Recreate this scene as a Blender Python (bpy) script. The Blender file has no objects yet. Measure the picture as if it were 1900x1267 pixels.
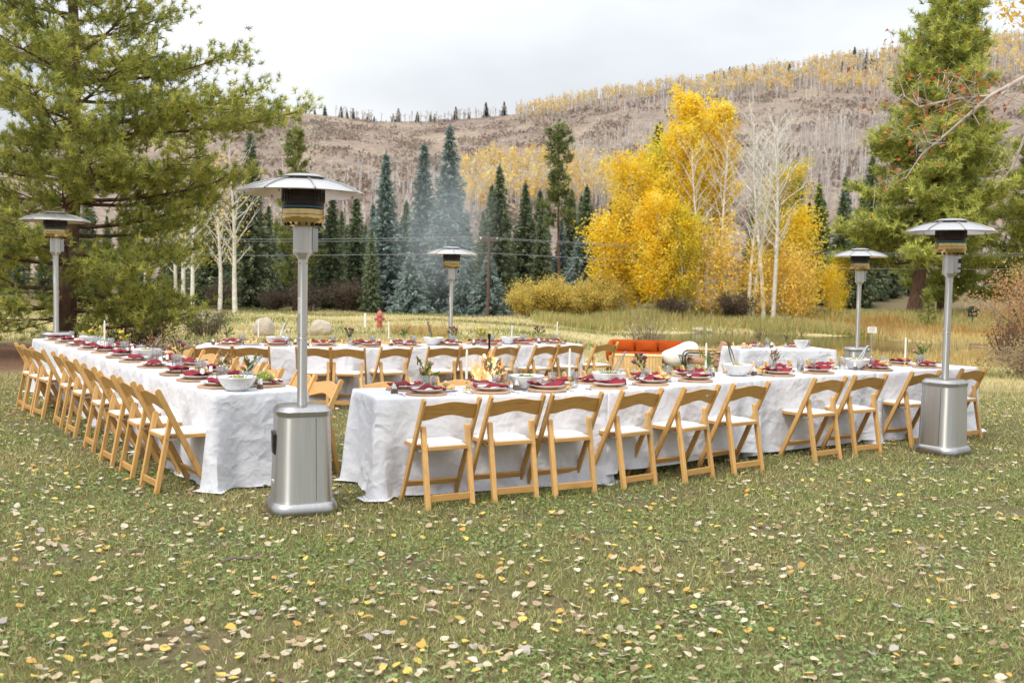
import bpy, bmesh, math, random
import numpy as np
from mathutils import Vector, Matrix, noise

R = math.radians
rng = np.random.default_rng(7)
random.seed(7)
S = bpy.context.scene
COL = S.collection

# ------------------------------------------------------------------ camera
EYE = 1.52
cam_d = bpy.data.cameras.new('camera')
cam = bpy.data.objects.new('camera', cam_d)
COL.objects.link(cam)
cam_d.sensor_width = 36.0
cam_d.lens = 35.0
cam_d.clip_start = 0.05
cam_d.clip_end = 3000
cam.matrix_world = Matrix.Translation((0, 0, EYE)) @ Matrix.Rotation(R(90 - 3.115), 4, 'X') @ Matrix.Rotation(0.018, 4, 'Z')
cam_d.dof.use_dof = True
cam_d.dof.focus_distance = 8.0
cam_d.dof.aperture_fstop = 4.0
S.camera = cam

# ------------------------------------------------------------------ sky, sun, exposure
SUN_EL, SUN_AZ = R(56), R(215)
W = bpy.data.worlds.new('World')
S.world = W
W.use_nodes = True
wn, wl = W.node_tree.nodes, W.node_tree.links
wn.clear()
w_out = wn.new('ShaderNodeOutputWorld')
w_bg = wn.new('ShaderNodeBackground')
w_sky = wn.new('ShaderNodeTexSky')
w_sky.sky_type = 'NISHITA'
w_sky.sun_disc = False
w_sky.sun_elevation = SUN_EL
w_sky.sun_rotation = SUN_AZ
w_tc = wn.new('ShaderNodeTexCoord')
w_map = wn.new('ShaderNodeMapping')
w_map.inputs['Scale'].default_value = (1.0, 1.0, 2.6)
w_no = wn.new('ShaderNodeTexNoise')
w_no.inputs['Scale'].default_value = 1.9
w_no.inputs['Detail'].default_value = 5
w_no.inputs['Roughness'].default_value = 0.5
w_rp = wn.new('ShaderNodeValToRGB')
w_rp.color_ramp.elements[0].position = 0.32
w_rp.color_ramp.elements[0].color = (3.25, 3.42, 3.65, 1)
w_rp.color_ramp.elements[1].position = 0.66
w_rp.color_ramp.elements[1].color = (5.45, 5.55, 5.65, 1)
w_mx = wn.new('ShaderNodeMix')
w_mx.data_type = 'RGBA'
w_mx.inputs[0].default_value = 0.93
wl.new(w_tc.outputs['Generated'], w_map.inputs[0])
wl.new(w_map.outputs[0], w_no.inputs['Vector'])
wl.new(w_no.outputs['Fac'], w_rp.inputs[0])
wl.new(w_sky.outputs[0], w_mx.inputs[6])
wl.new(w_rp.outputs[0], w_mx.inputs[7])
# an overcast dome is brighter overhead than at its rim
w_sep = wn.new('ShaderNodeSeparateXYZ')
wl.new(w_tc.outputs['Generated'], w_sep.inputs[0])
w_el = wn.new('ShaderNodeMapRange')
w_el.inputs[1].default_value = 0.0
w_el.inputs[2].default_value = 1.0
w_el.inputs[3].default_value = 0.58
w_el.inputs[4].default_value = 2.4
wl.new(w_sep.outputs['Z'], w_el.inputs[0])
w_sc = wn.new('ShaderNodeVectorMath')
w_sc.operation = 'SCALE'
wl.new(w_mx.outputs[2], w_sc.inputs[0])
wl.new(w_el.outputs[0], w_sc.inputs['Scale'])
wl.new(w_sc.outputs[0], w_bg.inputs[0])
w_bg.inputs[1].default_value = 0.12
wl.new(w_bg.outputs[0], w_out.inputs[0])

sun_d = bpy.data.lights.new('sun', 'SUN')
sun_d.energy = 1.5
sun_d.angle = R(16)
sun_d.color = (1.0, 0.95, 0.87)
sun = bpy.data.objects.new('sun', sun_d)
COL.objects.link(sun)
sdir = Vector((math.sin(SUN_AZ) * math.cos(SUN_EL), math.cos(SUN_AZ) * math.cos(SUN_EL), math.sin(SUN_EL)))
sun.rotation_euler = sdir.to_track_quat('Z', 'Y').to_euler()
sun.location = sdir * 60

S.render.engine = 'CYCLES'
S.cycles.use_denoising = True
S.cycles.max_bounces = 6
S.cycles.diffuse_bounces = 3
S.cycles.glossy_bounces = 3
S.cycles.transmission_bounces = 4
S.cycles.volume_bounces = 1
S.cycles.transparent_max_bounces = 12
S.cycles.caustics_reflective = False
S.cycles.caustics_refractive = False
S.view_settings.view_transform = 'Standard'
S.view_settings.look = 'None'
S.view_settings.gamma = 1.0
S.view_settings.use_curve_mapping = False
S.view_settings.exposure = 0.78

# ------------------------------------------------------------------ materials
def new_mat(name):
    m = bpy.data.materials.new(name)
    m.use_nodes = True
    n, l = m.node_tree.nodes, m.node_tree.links
    return m, n, l, n['Principled BSDF']

def ramp(n, stops):
    r = n.new('ShaderNodeValToRGB')
    e = r.color_ramp.elements
    while len(e) < len(stops):
        e.new(0.5)
    for el, (p, c) in zip(e, stops):
        el.position = p
        el.color = (*c, 1)
    return r

def coords(n, l, scale=(1, 1, 1), kind='Object'):
    tc = n.new('ShaderNodeTexCoord')
    mp = n.new('ShaderNodeMapping')
    mp.inputs['Scale'].default_value = scale
    l.new(tc.outputs[kind], mp.inputs[0])
    return mp.outputs[0]

def noise_node(n, l, vec, scale, detail=4, rough=0.55, dist=0.0):
    t = n.new('ShaderNodeTexNoise')
    t.inputs['Scale'].default_value = scale
    t.inputs['Detail'].default_value = detail
    t.inputs['Roughness'].default_value = rough
    t.inputs['Distortion'].default_value = dist
    if vec is not None:
        l.new(vec, t.inputs['Vector'])
    return t

def bump(n, l, b, height, strength, dist=0.01):
    bp = n.new('ShaderNodeBump')
    bp.inputs['Strength'].default_value = strength
    bp.inputs['Distance'].default_value = dist
    l.new(height, bp.inputs['Height'])
    l.new(bp.outputs[0], b.inputs['Normal'])
    return bp

def plain(name, c1, c2=None, rough=0.5, metal=0.0, scale=8, stretch=(1, 1, 1), bmp=0.0, bscale=40, bdist=0.004,
          trans=0.0, ior=1.45, emit=None, estr=0.0, rnd=0.0, spec=None, sheen=0.0, rrange=0.0):
    m, n, l, b = new_mat(name)
    b.inputs['Roughness'].default_value = rough
    b.inputs['Metallic'].default_value = metal
    b.inputs['Transmission Weight'].default_value = trans
    b.inputs['IOR'].default_value = ior
    if sheen:
        b.inputs['Sheen Weight'].default_value = sheen
    if spec is not None:
        b.inputs['Specular IOR Level'].default_value = spec
    v = coords(n, l, stretch)
    c2 = c2 or tuple(x * 0.88 for x in c1)
    t = noise_node(n, l, v, scale, 5)
    rp = ramp(n, [(0.3, c2), (0.68, c1)])
    l.new(t.outputs['Fac'], rp.inputs[0])
    src = rp.outputs[0]
    if rnd:
        oi = n.new('ShaderNodeObjectInfo')
        hs = n.new('ShaderNodeHueSaturation')
        mr = n.new('ShaderNodeMapRange')
        mr.inputs[3].default_value = 1 - rnd
        mr.inputs[4].default_value = 1 + rnd
        l.new(oi.outputs['Random'], mr.inputs[0])
        l.new(mr.outputs[0], hs.inputs['Value'])
        l.new(src, hs.inputs['Color'])
        src = hs.outputs[0]
    l.new(src, b.inputs['Base Color'])
    if rrange:
        mr = n.new('ShaderNodeMapRange')
        mr.inputs[3].default_value = rough - rrange
        mr.inputs[4].default_value = rough + rrange
        l.new(t.outputs['Fac'], mr.inputs[0])
        l.new(mr.outputs[0], b.inputs['Roughness'])
    if bmp:
        t2 = noise_node(n, l, v, bscale, 4)
        bump(n, l, b, t2.outputs['Fac'], bmp, bdist)
    if emit:
        b.inputs['Emission Color'].default_value = (*emit, 1)
        b.inputs['Emission Strength'].default_value = estr
    return m

def leafy(name, translucent=0.35, rough=0.6, rnd=0.12):
    """foliage: colour comes from the 'tint' attribute of the leaves, some light passes through"""
    m, n, l, b = new_mat(name)
    at = n.new('ShaderNodeAttribute')
    at.attribute_name = 'tint'
    oi = n.new('ShaderNodeObjectInfo')
    hs = n.new('ShaderNodeHueSaturation')
    mr = n.new('ShaderNodeMapRange')
    mr.inputs[3].default_value = 1 - rnd
    mr.inputs[4].default_value = 1 + rnd
    l.new(oi.outputs['Random'], mr.inputs[0])
    l.new(mr.outputs[0], hs.inputs['Value'])
    l.new(at.outputs['Color'], hs.inputs['Color'])
    l.new(hs.outputs[0], b.inputs['Base Color'])
    b.inputs['Roughness'].default_value = rough
    b.inputs['Specular IOR Level'].default_value = 0.25
    tr = n.new('ShaderNodeBsdfTranslucent')
    l.new(hs.outputs[0], tr.inputs[0])
    mx = n.new('ShaderNodeMixShader')
    mx.inputs[0].default_value = translucent
    l.new(b.outputs[0], mx.inputs[1])
    l.new(tr.outputs[0], mx.inputs[2])
    l.new(mx.outputs[0], n['Material Output'].inputs[0])
    return m

def wood_mat(name, c1, c2, scale=5, stretch=(1, 1, 1), rough=0.42, rnd=0.1, knots=True):
    m, n, l, b = new_mat(name)
    v = coords(n, l, stretch)
    oi = n.new('ShaderNodeObjectInfo')
    ad = n.new('ShaderNodeVectorMath')
    ad.operation = 'ADD'
    sc = n.new('ShaderNodeVectorMath')
    sc.operation = 'SCALE'
    sc.inputs[0].default_value = (3.1, 5.7, 2.3)
    l.new(oi.outputs['Random'], sc.inputs['Scale'])
    l.new(v, ad.inputs[0])
    l.new(sc.outputs[0], ad.inputs[1])
    t = noise_node(n, l, ad.outputs[0], scale, 6, 0.6, 0.8)
    rp = ramp(n, [(0.25, c2), (0.5, c1), (0.8, tuple(min(1, x * 1.12) for x in c1))])
    l.new(t.outputs['Fac'], rp.inputs[0])
    hs = n.new('ShaderNodeHueSaturation')
    mr = n.new('ShaderNodeMapRange')
    mr.inputs[3].default_value = 1 - rnd
    mr.inputs[4].default_value = 1 + rnd
    l.new(oi.outputs['Random'], mr.inputs[0])
    l.new(mr.outputs[0], hs.inputs['Value'])
    l.new(rp.outputs[0], hs.inputs['Color'])
    src = hs.outputs[0]
    if knots:
        t3 = noise_node(n, l, ad.outputs[0], scale * 0.55, 2)
        r3 = ramp(n, [(0.70, (1, 1, 1)), (0.76, (0.55, 0.36, 0.22))])
        l.new(t3.outputs['Fac'], r3.inputs[0])
        mm = n.new('ShaderNodeMix')
        mm.data_type = 'RGBA'
        mm.blend_type = 'MULTIPLY'
        mm.inputs[0].default_value = 0.8
        l.new(src, mm.inputs[6])
        l.new(r3.outputs[0], mm.inputs[7])
        src = mm.outputs[2]
    l.new(src, b.inputs['Base Color'])
    b.inputs['Roughness'].default_value = rough
    bump(n, l, b, t.outputs['Fac'], 0.15, 0.003)
    return m

def steel_mat(name, col=(0.62, 0.60, 0.57), rough=0.26, stretch=(60, 60, 1.2), aniso=0.0):
    m, n, l, b = new_mat(name)
    v = coords(n, l, stretch)
    t = noise_node(n, l, v, 3.0, 4)
    rp = ramp(n, [(0.3, tuple(c * 0.86 for c in col)), (0.7, col)])
    l.new(t.outputs['Fac'], rp.inputs[0])
    l.new(rp.outputs[0], b.inputs['Base Color'])
    b.inputs['Metallic'].default_value = 1.0
    if aniso:
        # brushed round the body: highlights stretch up and down
        b.inputs['Anisotropic'].default_value = aniso
        b.inputs['Anisotropic Rotation'].default_value = 0.25
        tg = n.new('ShaderNodeTangent')
        tg.direction_type = 'RADIAL'
        tg.axis = 'Z'
        l.new(tg.outputs[0], b.inputs['Tangent'])
    v2 = coords(n, l, (1, 1, 1))
    t2 = noise_node(n, l, v2, 9.0, 5)
    mr = n.new('ShaderNodeMapRange')
    mr.inputs[3].default_value = rough - 0.02
    mr.inputs[4].default_value = rough + 0.03
    l.new(t2.outputs['Fac'], mr.inputs[0])
    l.new(mr.outputs[0], b.inputs['Roughness'])
    return m

def cloth_mat():
    m, n, l, b = new_mat('white_cloth')
    v = coords(n, l, (1, 1, 1))
    oi = n.new('ShaderNodeObjectInfo')
    sc = n.new('ShaderNodeVectorMath')
    sc.operation = 'SCALE'
    sc.inputs[0].default_value = (13.1, 5.7, 7.3)
    l.new(oi.outputs['Random'], sc.inputs['Scale'])
    ad = n.new('ShaderNodeVectorMath')
    ad.operation = 'ADD'
    l.new(v, ad.inputs[0])
    l.new(sc.outputs[0], ad.inputs[1])
    # crumple: folded facets from two warped cell patterns
    w1 = noise_node(n, l, ad.outputs[0], 2.6, 3)
    mxv = n.new('ShaderNodeMix')
    mxv.data_type = 'RGBA'
    mxv.blend_type = 'LINEAR_LIGHT'
    mxv.inputs[0].default_value = 0.22
    l.new(ad.outputs[0], mxv.inputs[6])
    l.new(w1.outputs['Color'], mxv.inputs[7])
    hs = []
    for s, k in ((5.5, 0.8), (12.0, 0.55), (26.0, 0.3)):
        vo = n.new('ShaderNodeTexVoronoi')
        vo.feature = 'F1'
        vo.inputs['Scale'].default_value = s
        l.new(mxv.outputs[2], vo.inputs['Vector'])
        mu = n.new('ShaderNodeMath')
        mu.operation = 'MULTIPLY'
        mu.inputs[1].default_value = k / s * 4
        l.new(vo.outputs['Distance'], mu.inputs[0])
        hs.append(mu.outputs[0])
    a1 = n.new('ShaderNodeMath')
    l.new(hs[0], a1.inputs[0])
    l.new(hs[1], a1.inputs[1])
    a2 = n.new('ShaderNodeMath')
    l.new(a1.outputs[0], a2.inputs[0])
    l.new(hs[2], a2.inputs[1])
    # the table top is pulled flat, the skirts are crumpled
    ge = n.new('ShaderNodeNewGeometry')
    sx = n.new('ShaderNodeSeparateXYZ')
    l.new(ge.outputs['Normal'], sx.inputs[0])
    ab = n.new('ShaderNodeMath')
    ab.operation = 'ABSOLUTE'
    l.new(sx.outputs['Z'], ab.inputs[0])
    ms = n.new('ShaderNodeMapRange')
    ms.inputs[1].default_value = 0.35
    ms.inputs[2].default_value = 0.95
    ms.inputs[3].default_value = 0.58
    ms.inputs[4].default_value = 0.09
    l.new(ab.outputs[0], ms.inputs[0])
    bp = bump(n, l, b, a2.outputs[0], 0.5, 0.055)
    l.new(ms.outputs[0], bp.inputs['Strength'])
    rp = ramp(n, [(0.3, (0.77, 0.775, 0.825)), (0.7, (0.82, 0.825, 0.87))])
    l.new(w1.outputs['Fac'], rp.inputs[0])
    l.new(rp.outputs[0], b.inputs['Base Color'])
    b.inputs['Roughness'].default_value = 0.85
    b.inputs['Specular IOR Level'].default_value = 0.15
    tr = n.new('ShaderNodeBsdfTranslucent')
    tr.inputs[0].default_value = (0.85, 0.85, 0.88, 1)
    mx = n.new('ShaderNodeMixShader')
    mx.inputs[0].default_value = 0.18
    l.new(b.outputs[0], mx.inputs[1])
    l.new(tr.outputs[0], mx.inputs[2])
    l.new(mx.outputs[0], n['Material Output'].inputs[0])
    return m

M = {}
M['wood'] = wood_mat('honey_beech', (0.60, 0.345, 0.115), (0.47, 0.25, 0.072), 5.0, (9, 9, 1.6), 0.4, 0.10)
M['slat'] = wood_mat('honey_beech_board', (0.56, 0.31, 0.10), (0.43, 0.22, 0.06), 5.0, (1.6, 9, 12), 0.4, 0.10)
M['pad'] = plain('ivory_vinyl', (0.80, 0.78, 0.73), rough=0.45, scale=6, bmp=0.08, bscale=60)
M['bolt'] = plain('dark_bolt', (0.05, 0.045, 0.04), rough=0.4, metal=0.7)
M['bracket'] = steel_mat('zinc_bracket', (0.6, 0.6, 0.6), 0.4, (20, 20, 20))
M['cloth'] = cloth_mat()
M['table'] = plain('grey_table_plastic', (0.62, 0.62, 0.6), rough=0.6)
M['leg'] = plain('grey_steel_leg', (0.42, 0.44, 0.45), rough=0.4, metal=0.6)
M['steel'] = steel_mat('brushed_steel', (0.62, 0.605, 0.58), 0.40, (16, 16, 0.5), 0.92)
M['polish'] = steel_mat('bright_steel', (0.44, 0.43, 0.42), 0.28, (14, 14, 0.6))
M['alum'] = plain('aluminium_sheet', (0.56, 0.54, 0.53), (0.50, 0.48, 0.47), rough=0.3, metal=0.95, scale=5)
M['gold_steel'] = steel_mat('heat_tinted_steel', (0.62, 0.45, 0.20), 0.2, (10, 10, 10))
M['dark_steel'] = plain('dark_mesh_steel', (0.035, 0.03, 0.03), (0.07, 0.045, 0.04), rough=0.35, metal=0.7, scale=12)
M['hot'] = plain('hot_mesh', (0.10, 0.03, 0.02), rough=0.4, metal=0.5, emit=(1.0, 0.12, 0.03), estr=0.22, scale=10)
M['blue'] = plain('gas_flame', (0.04, 0.09, 0.11), emit=(0.10, 0.40, 0.50), estr=0.05)
M['black'] = plain('black_plastic', (0.018, 0.018, 0.018), rough=0.35)
M['paper'] = plain('white_sticker', (0.8, 0.8, 0.78), rough=0.5)
M['china'] = plain('white_china', (0.80, 0.795, 0.785), rough=0.16, scale=3)
M['charger'] = wood_mat('wood_slice', (0.44, 0.275, 0.16), (0.30, 0.165, 0.085), 9.0, (3, 3, 10), 0.55, 0.15, False)
M['bark_rim'] = plain('slice_bark', (0.40, 0.24, 0.13), (0.24, 0.13, 0.06), rough=0.8, scale=25, bmp=0.4)
M['napkin'] = plain('burgundy_linen', (0.235, 0.012, 0.024), (0.16, 0.007, 0.016), rough=0.85, scale=20, bmp=0.2, bscale=150)
def thin_glass(name, tint, ior, k):
    # thin-walled clear glass: light passes straight through, the surface mirrors a little
    m, n, l, b = new_mat(name)
    tr = n.new('ShaderNodeBsdfTransparent')
    tr.inputs[0].default_value = (*tint, 1)
    gl = n.new('ShaderNodeBsdfGlossy')
    gl.inputs['Roughness'].default_value = 0.03
    v = coords(n, l)
    t = noise_node(n, l, v, 30, 3)
    bp = n.new('ShaderNodeBump')
    bp.inputs['Strength'].default_value = 0.1
    bp.inputs['Distance'].default_value = 0.004
    l.new(t.outputs['Fac'], bp.inputs['Height'])
    l.new(bp.outputs[0], gl.inputs['Normal'])
    mx = n.new('ShaderNodeMixShader')
    mx.inputs[0].default_value = k
    l.new(tr.outputs[0], mx.inputs[1])
    l.new(gl.outputs[0], mx.inputs[2])
    l.new(mx.outputs[0], n['Material Output'].inputs[0])
    return m
M['glass'] = thin_glass('clear_glass', (0.975, 0.98, 0.98), 1.45, 0.22)
M['water'] = thin_glass('drinking_water', (0.95, 0.96, 0.965), 1.33, 0.08)
M['cutlery'] = steel_mat('cutlery_steel', (0.55, 0.55, 0.55), 0.2, (5, 5, 5))
M['wax'] = plain('ivory_wax', (0.84, 0.80, 0.70), rough=0.45, scale=4)
M['brass'] = plain('brass', (0.80, 0.55, 0.20), rough=0.25, metal=1.0)
M['cardwood'] = plain('walnut_block', (0.19, 0.12, 0.075), (0.12, 0.07, 0.045), rough=0.6, scale=30)
M['card'] = plain('white_card', (0.82, 0.82, 0.8), rough=0.7)
M['bread'] = plain('bread_crumb', (0.74, 0.55, 0.29), (0.55, 0.33, 0.12), rough=0.85, scale=14, bmp=0.5, bscale=60, bdist=0.01, rnd=0.1)
M['leaf'] = leafy('soft_leaves', 0.35)
M['needle'] = leafy('needles', 0.22, 0.55)
M['aspenleaf'] = leafy('aspen_leaves', 0.5, 0.5, 0.08)
M['grass'] = leafy('grass_blades', 0.3, 0.7, 0.0)
M['litter'] = leafy('fallen_leaf_blades', 0.2, 0.65, 0.0)
M['pinebark'] = plain('pine_bark', (0.20, 0.115, 0.07), (0.085, 0.05, 0.035), rough=0.9, scale=9, stretch=(1, 1, 0.35), bmp=0.9, bscale=14, bdist=0.05)
M['greybark'] = plain('grey_bark', (0.20, 0.17, 0.14), (0.11, 0.09, 0.075), rough=0.9, scale=8, stretch=(1, 1, 0.4), bmp=0.6, bscale=18, bdist=0.03)
M['aspenbark'] = plain('aspen_bark', (0.80, 0.77, 0.70), (0.50, 0.46, 0.40), rough=0.8, scale=5, stretch=(1, 1, 1.3), bmp=0.2)
M['limbbark'] = plain('grey_limb_bark', (0.50, 0.42, 0.35), (0.34, 0.27, 0.22), rough=0.85, scale=12)
M['velvet'] = plain('rust_velvet', (0.40, 0.070, 0.006), (0.29, 0.045, 0.004), rough=0.85, scale=5, bmp=0.1, spec=0.2)
M['boucle'] = plain('white_boucle', (0.80, 0.78, 0.73), rough=0.95, scale=30, bmp=0.6, bscale=90, bdist=0.01)
M['leather'] = plain('tan_leather', (0.42, 0.235, 0.13), (0.34, 0.18, 0.1), rough=0.5, scale=6, bmp=0.1)
M['greenmetal'] = plain('dark_green_metal', (0.03, 0.055, 0.045), rough=0.4, metal=0.3)
M['pinewood'] = wood_mat('pine_board', (0.66, 0.44, 0.20), (0.52, 0.32, 0.13), 5, (6, 6, 1.2), 0.5, 0.12)
M['graywood'] = plain('weathered_board', (0.35, 0.24, 0.14), (0.24, 0.16, 0.1), rough=0.8, scale=10, stretch=(1, 1, 5))
M['stone'] = plain('pale_boulder', (0.56, 0.49, 0.40), (0.40, 0.34, 0.27), rough=0.9, scale=2.2, bmp=0.7, bscale=7, bdist=0.1)
M['red'] = plain('faded_red_paint', (0.50, 0.15, 0.13), (0.42, 0.11, 0.09), rough=0.55, scale=4)
M['char'] = plain('charred_log', (0.05, 0.035, 0.028), (0.02, 0.016, 0.014), rough=0.9, scale=14, bmp=0.8, bscale=20, bdist=0.03)
M['ember'] = plain('burning_wood', (0.30, 0.12, 0.04), (0.05, 0.02, 0.015), rough=0.9, scale=9, emit=(1, 0.25, 0.04), estr=0.35)
def flame_mat(name, c1, c2, s, lo, hi):
    m, n, l, b = new_mat(name)
    em = n.new('ShaderNodeEmission')
    tr = n.new('ShaderNodeBsdfTransparent')
    v = coords(n, l, (1, 1, 0.45))
    t = noise_node(n, l, v, 24, 4, 0.6, 0.9)
    rp = ramp(n, [(0.35, c1), (0.65, c2)])
    l.new(t.outputs['Fac'], rp.inputs[0])
    l.new(rp.outputs[0], em.inputs[0])
    em.inputs[1].default_value = s
    mr = n.new('ShaderNodeMapRange')
    mr.inputs[1].default_value = lo
    mr.inputs[2].default_value = hi
    l.new(t.outputs['Fac'], mr.inputs[0])
    mx = n.new('ShaderNodeMixShader')
    l.new(mr.outputs[0], mx.inputs[0])
    l.new(tr.outputs[0], mx.inputs[1])
    l.new(em.outputs[0], mx.inputs[2])
    l.new(mx.outputs[0], n['Material Output'].inputs[0])
    return m
M['flame'] = flame_mat('flame', (1.0, 0.26, 0.03), (1.0, 0.55, 0.18), 0.85, 0.44, 0.68)
M['flame_core'] = flame_mat('flame_core', (1.0, 0.62, 0.24), (1.0, 0.88, 0.66), 1.15, 0.34, 0.58)
M['iron'] = plain('black_iron', (0.02, 0.02, 0.02), rough=0.5, metal=0.6)
M['polewood'] = plain('utility_pole_wood', (0.14, 0.085, 0.065), (0.085, 0.05, 0.04), rough=0.9, scale=6, stretch=(4, 4, 0.6))
M['wire'] = plain('wire_cable', (0.30, 0.31, 0.33), rough=0.5)
M['blossom_dark'] = plain('plum_petals', (0.20, 0.06, 0.10), (0.11, 0.03, 0.05), rough=0.8, scale=60)
M['blossom_pink'] = plain('dusty_pink_petals', (0.55, 0.26, 0.25), (0.42, 0.16, 0.17), rough=0.8, scale=60)
M['blossom_gold'] = plain('yellow_petals', (0.75, 0.55, 0.06), (0.6, 0.35, 0.03), rough=0.8, scale=60)
M['stem'] = plain('green_stem', (0.12, 0.19, 0.05), rough=0.6)
M['dry'] = plain('dried_seed_head', (0.42, 0.24, 0.09), (0.3, 0.14, 0.05), rough=0.9, scale=80)

# ------------------------------------------------------------------ mesh helpers
class MB:
    """collects shapes; build() turns them into one mesh"""
    def __init__(s):
        s.v, s.f = [], []
    def add(s, verts, faces, mat=None):
        o = len(s.v)
        s.v += [tuple(mat @ Vector(p)) for p in verts] if mat is not None else [tuple(p) for p in verts]
        s.f += [tuple(i + o for i in f) for f in faces]
        return s
    def box(s, lo, hi, mat=None):
        x0, y0, z0 = lo
        x1, y1, z1 = hi
        return s.add([(x0, y0, z0), (x1, y0, z0), (x1, y1, z0), (x0, y1, z0), (x0, y0, z1), (x1, y0, z1), (x1, y1, z1), (x0, y1, z1)],
                     [(3, 2, 1, 0), (4, 5, 6, 7), (0, 1, 5, 4), (1, 2, 6, 5), (2, 3, 7, 6), (3, 0, 4, 7)], mat)
    def prism(s, pts, t0, t1, axis='x', mat=None):
        """outline pts (a, b) pushed from t0 to t1 along axis"""
        n = len(pts)
        mk = {'x': lambda a, b, t: (t, a, b), 'y': lambda a, b, t: (a, t, b), 'z': lambda a, b, t: (a, b, t)}[axis]
        vs = [mk(a, b, t0) for a, b in pts] + [mk(a, b, t1) for a, b in pts]
        fs = [tuple(range(n))[::-1], tuple(range(n, 2 * n))] + [(i, (i + 1) % n, n + (i + 1) % n, n + i) for i in range(n)]
        return s.add(vs, fs, mat)
    def lathe(s, prof, seg=20, mat=None, jag=None):
        n = len(prof)
        vs = []
        for j in range(seg):
            a = 2 * math.pi * j / seg
            k = jag[j % len(jag)] if jag else 1.0
            vs += [(r * k * math.cos(a), r * k * math.sin(a), z) for r, z in prof]
        fs = []
        for j in range(seg):
            k = (j + 1) % seg
            for i in range(n - 1):
                fs.append((j * n + i, k * n + i, k * n + i + 1, j * n + i + 1))
        o = len(s.v)
        s.add(vs, fs, mat)
        for i, flip in ((0, True), (n - 1, False)):
            if prof[i][0] > 1e-6:
                f = [o + j * n + i for j in range(seg)]
                s.f.append(tuple(f[::-1] if flip else f))
        return s
    def tube(s, pts, radii, seg=6, cap=True):
        pts = [Vector(p) for p in pts]
        if not hasattr(radii, '__len__'):
            radii = [radii] * len(pts)
        o = len(s.v)
        prev = None
        for i, p in enumerate(pts):
            d = (pts[min(i + 1, len(pts) - 1)] - pts[max(i - 1, 0)])
            d = d.normalized() if d.length > 1e-9 else Vector((0, 0, 1))
            if prev is None:
                a = d.orthogonal().normalized()
            else:
                a = prev - d * prev.dot(d)
                a = a.normalized() if a.length > 1e-6 else d.orthogonal().normalized()
            prev = a
            b = d.cross(a)
            for j in range(seg):
                t = 2 * math.pi * j / seg
                s.v.append(tuple(p + (a * math.cos(t) + b * math.sin(t)) * radii[i]))
        for i in range(len(pts) - 1):
            for j in range(seg):
                k = (j + 1) % seg
                s.f.append((o + i * seg + j, o + i * seg + k, o + (i + 1) * seg + k, o + (i + 1) * seg + j))
        if cap:
            s.f.append(tuple(o + j for j in range(seg))[::-1])
            s.f.append(tuple(o + (len(pts) - 1) * seg + j for j in range(seg)))
        return s
    def loft(s, secs, cap0=True, cap1=True):
        o = len(s.v)
        n = len(secs[0])
        for c in secs:
            s.v += [tuple(p) for p in c]
        for i in range(len(secs) - 1):
            for j in range(n):
                k = (j + 1) % n
                s.f.append((o + i * n + j, o + i * n + k, o + (i + 1) * n + k, o + (i + 1) * n + j))
        if cap0:
            s.f.append(tuple(o + j for j in range(n))[::-1])
        if cap1:
            s.f.append(tuple(o + (len(secs) - 1) * n + j for j in range(n)))
        return s
    def grid(s, fn, nu, nv):
        o = len(s.v)
        for i in range(nu + 1):
            for j in range(nv + 1):
                s.v.append(tuple(fn(i / nu, j / nv)))
        w = nv + 1
        for i in range(nu):
            for j in range(nv):
                s.f.append((o + i * w + j, o + (i + 1) * w + j, o + (i + 1) * w + j + 1, o + i * w + j + 1))
        return s
    def blob(s, c, r, sub=2, amp=0.15, freq=1.5, squash=(1, 1, 1), seed=0.0):
        bm = bmesh.new()
        bmesh.ops.create_icosphere(bm, subdivisions=sub, radius=1)
        vs = []
        for v in bm.verts:
            p = v.co.copy()
            k = 1 + amp * noise.noise(p * freq + Vector((seed, seed * 1.7, -seed)))
            vs.append((c[0] + p.x * k * r * squash[0], c[1] + p.y * k * r * squash[1], c[2] + p.z * k * r * squash[2]))
        fs = [tuple(v.index for v in f.verts) for f in bm.faces]
        bm.free()
        return s.add(vs, fs)
    def build(s, name, mat, smooth=35, bevel=0.0, segs=1):
        me = bpy.data.meshes.new(name)
        me.from_pydata(s.v, [], s.f)
        if bevel:
            bm = bmesh.new()
            bm.from_mesh(me)
            bmesh.ops.remove_doubles(bm, verts=bm.verts, dist=1e-5)
            ed = [e for e in bm.edges if len(e.link_faces) == 2 and e.calc_face_angle(0) > R(40)]
            bmesh.ops.bevel(bm, geom=ed, offset=bevel, segments=segs, affect='EDGES', profile=0.6)
            bm.to_mesh(me)
            bm.free()
        me.materials.append(M[mat] if isinstance(mat, str) else mat)
        if smooth:
            me.polygons.foreach_set('use_smooth', [True] * len(me.polygons))
            me.set_sharp_from_angle(angle=R(smooth))
        me.update()
        return me

def tri_mesh(name, v, t, tint, mat, smooth=False):
    """big triangle soups from arrays; tint is one colour per vertex"""
    me = bpy.data.meshes.new(name)
    v = np.ascontiguousarray(v, np.float32)
    t = np.ascontiguousarray(t, np.int32)
    me.vertices.add(len(v))
    me.vertices.foreach_set('co', v.ravel())
    me.loops.add(t.size)
    me.loops.foreach_set('vertex_index', t.ravel())
    me.polygons.add(len(t))
    me.polygons.foreach_set('loop_start', np.arange(0, t.size, 3, dtype=np.int32))
    if tint is not None:
        a = me.attributes.new('tint', 'FLOAT_COLOR', 'POINT')
        c = np.ones((len(v), 4), np.float32)
        c[:, :3] = tint
        a.data.foreach_set('color', c.ravel())
    me.materials.append(M[mat])
    me.update(calc_edges=True)
    me.validate()
    if smooth:
        me.polygons.foreach_set('use_smooth', [True] * len(me.polygons))
    return me

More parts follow.
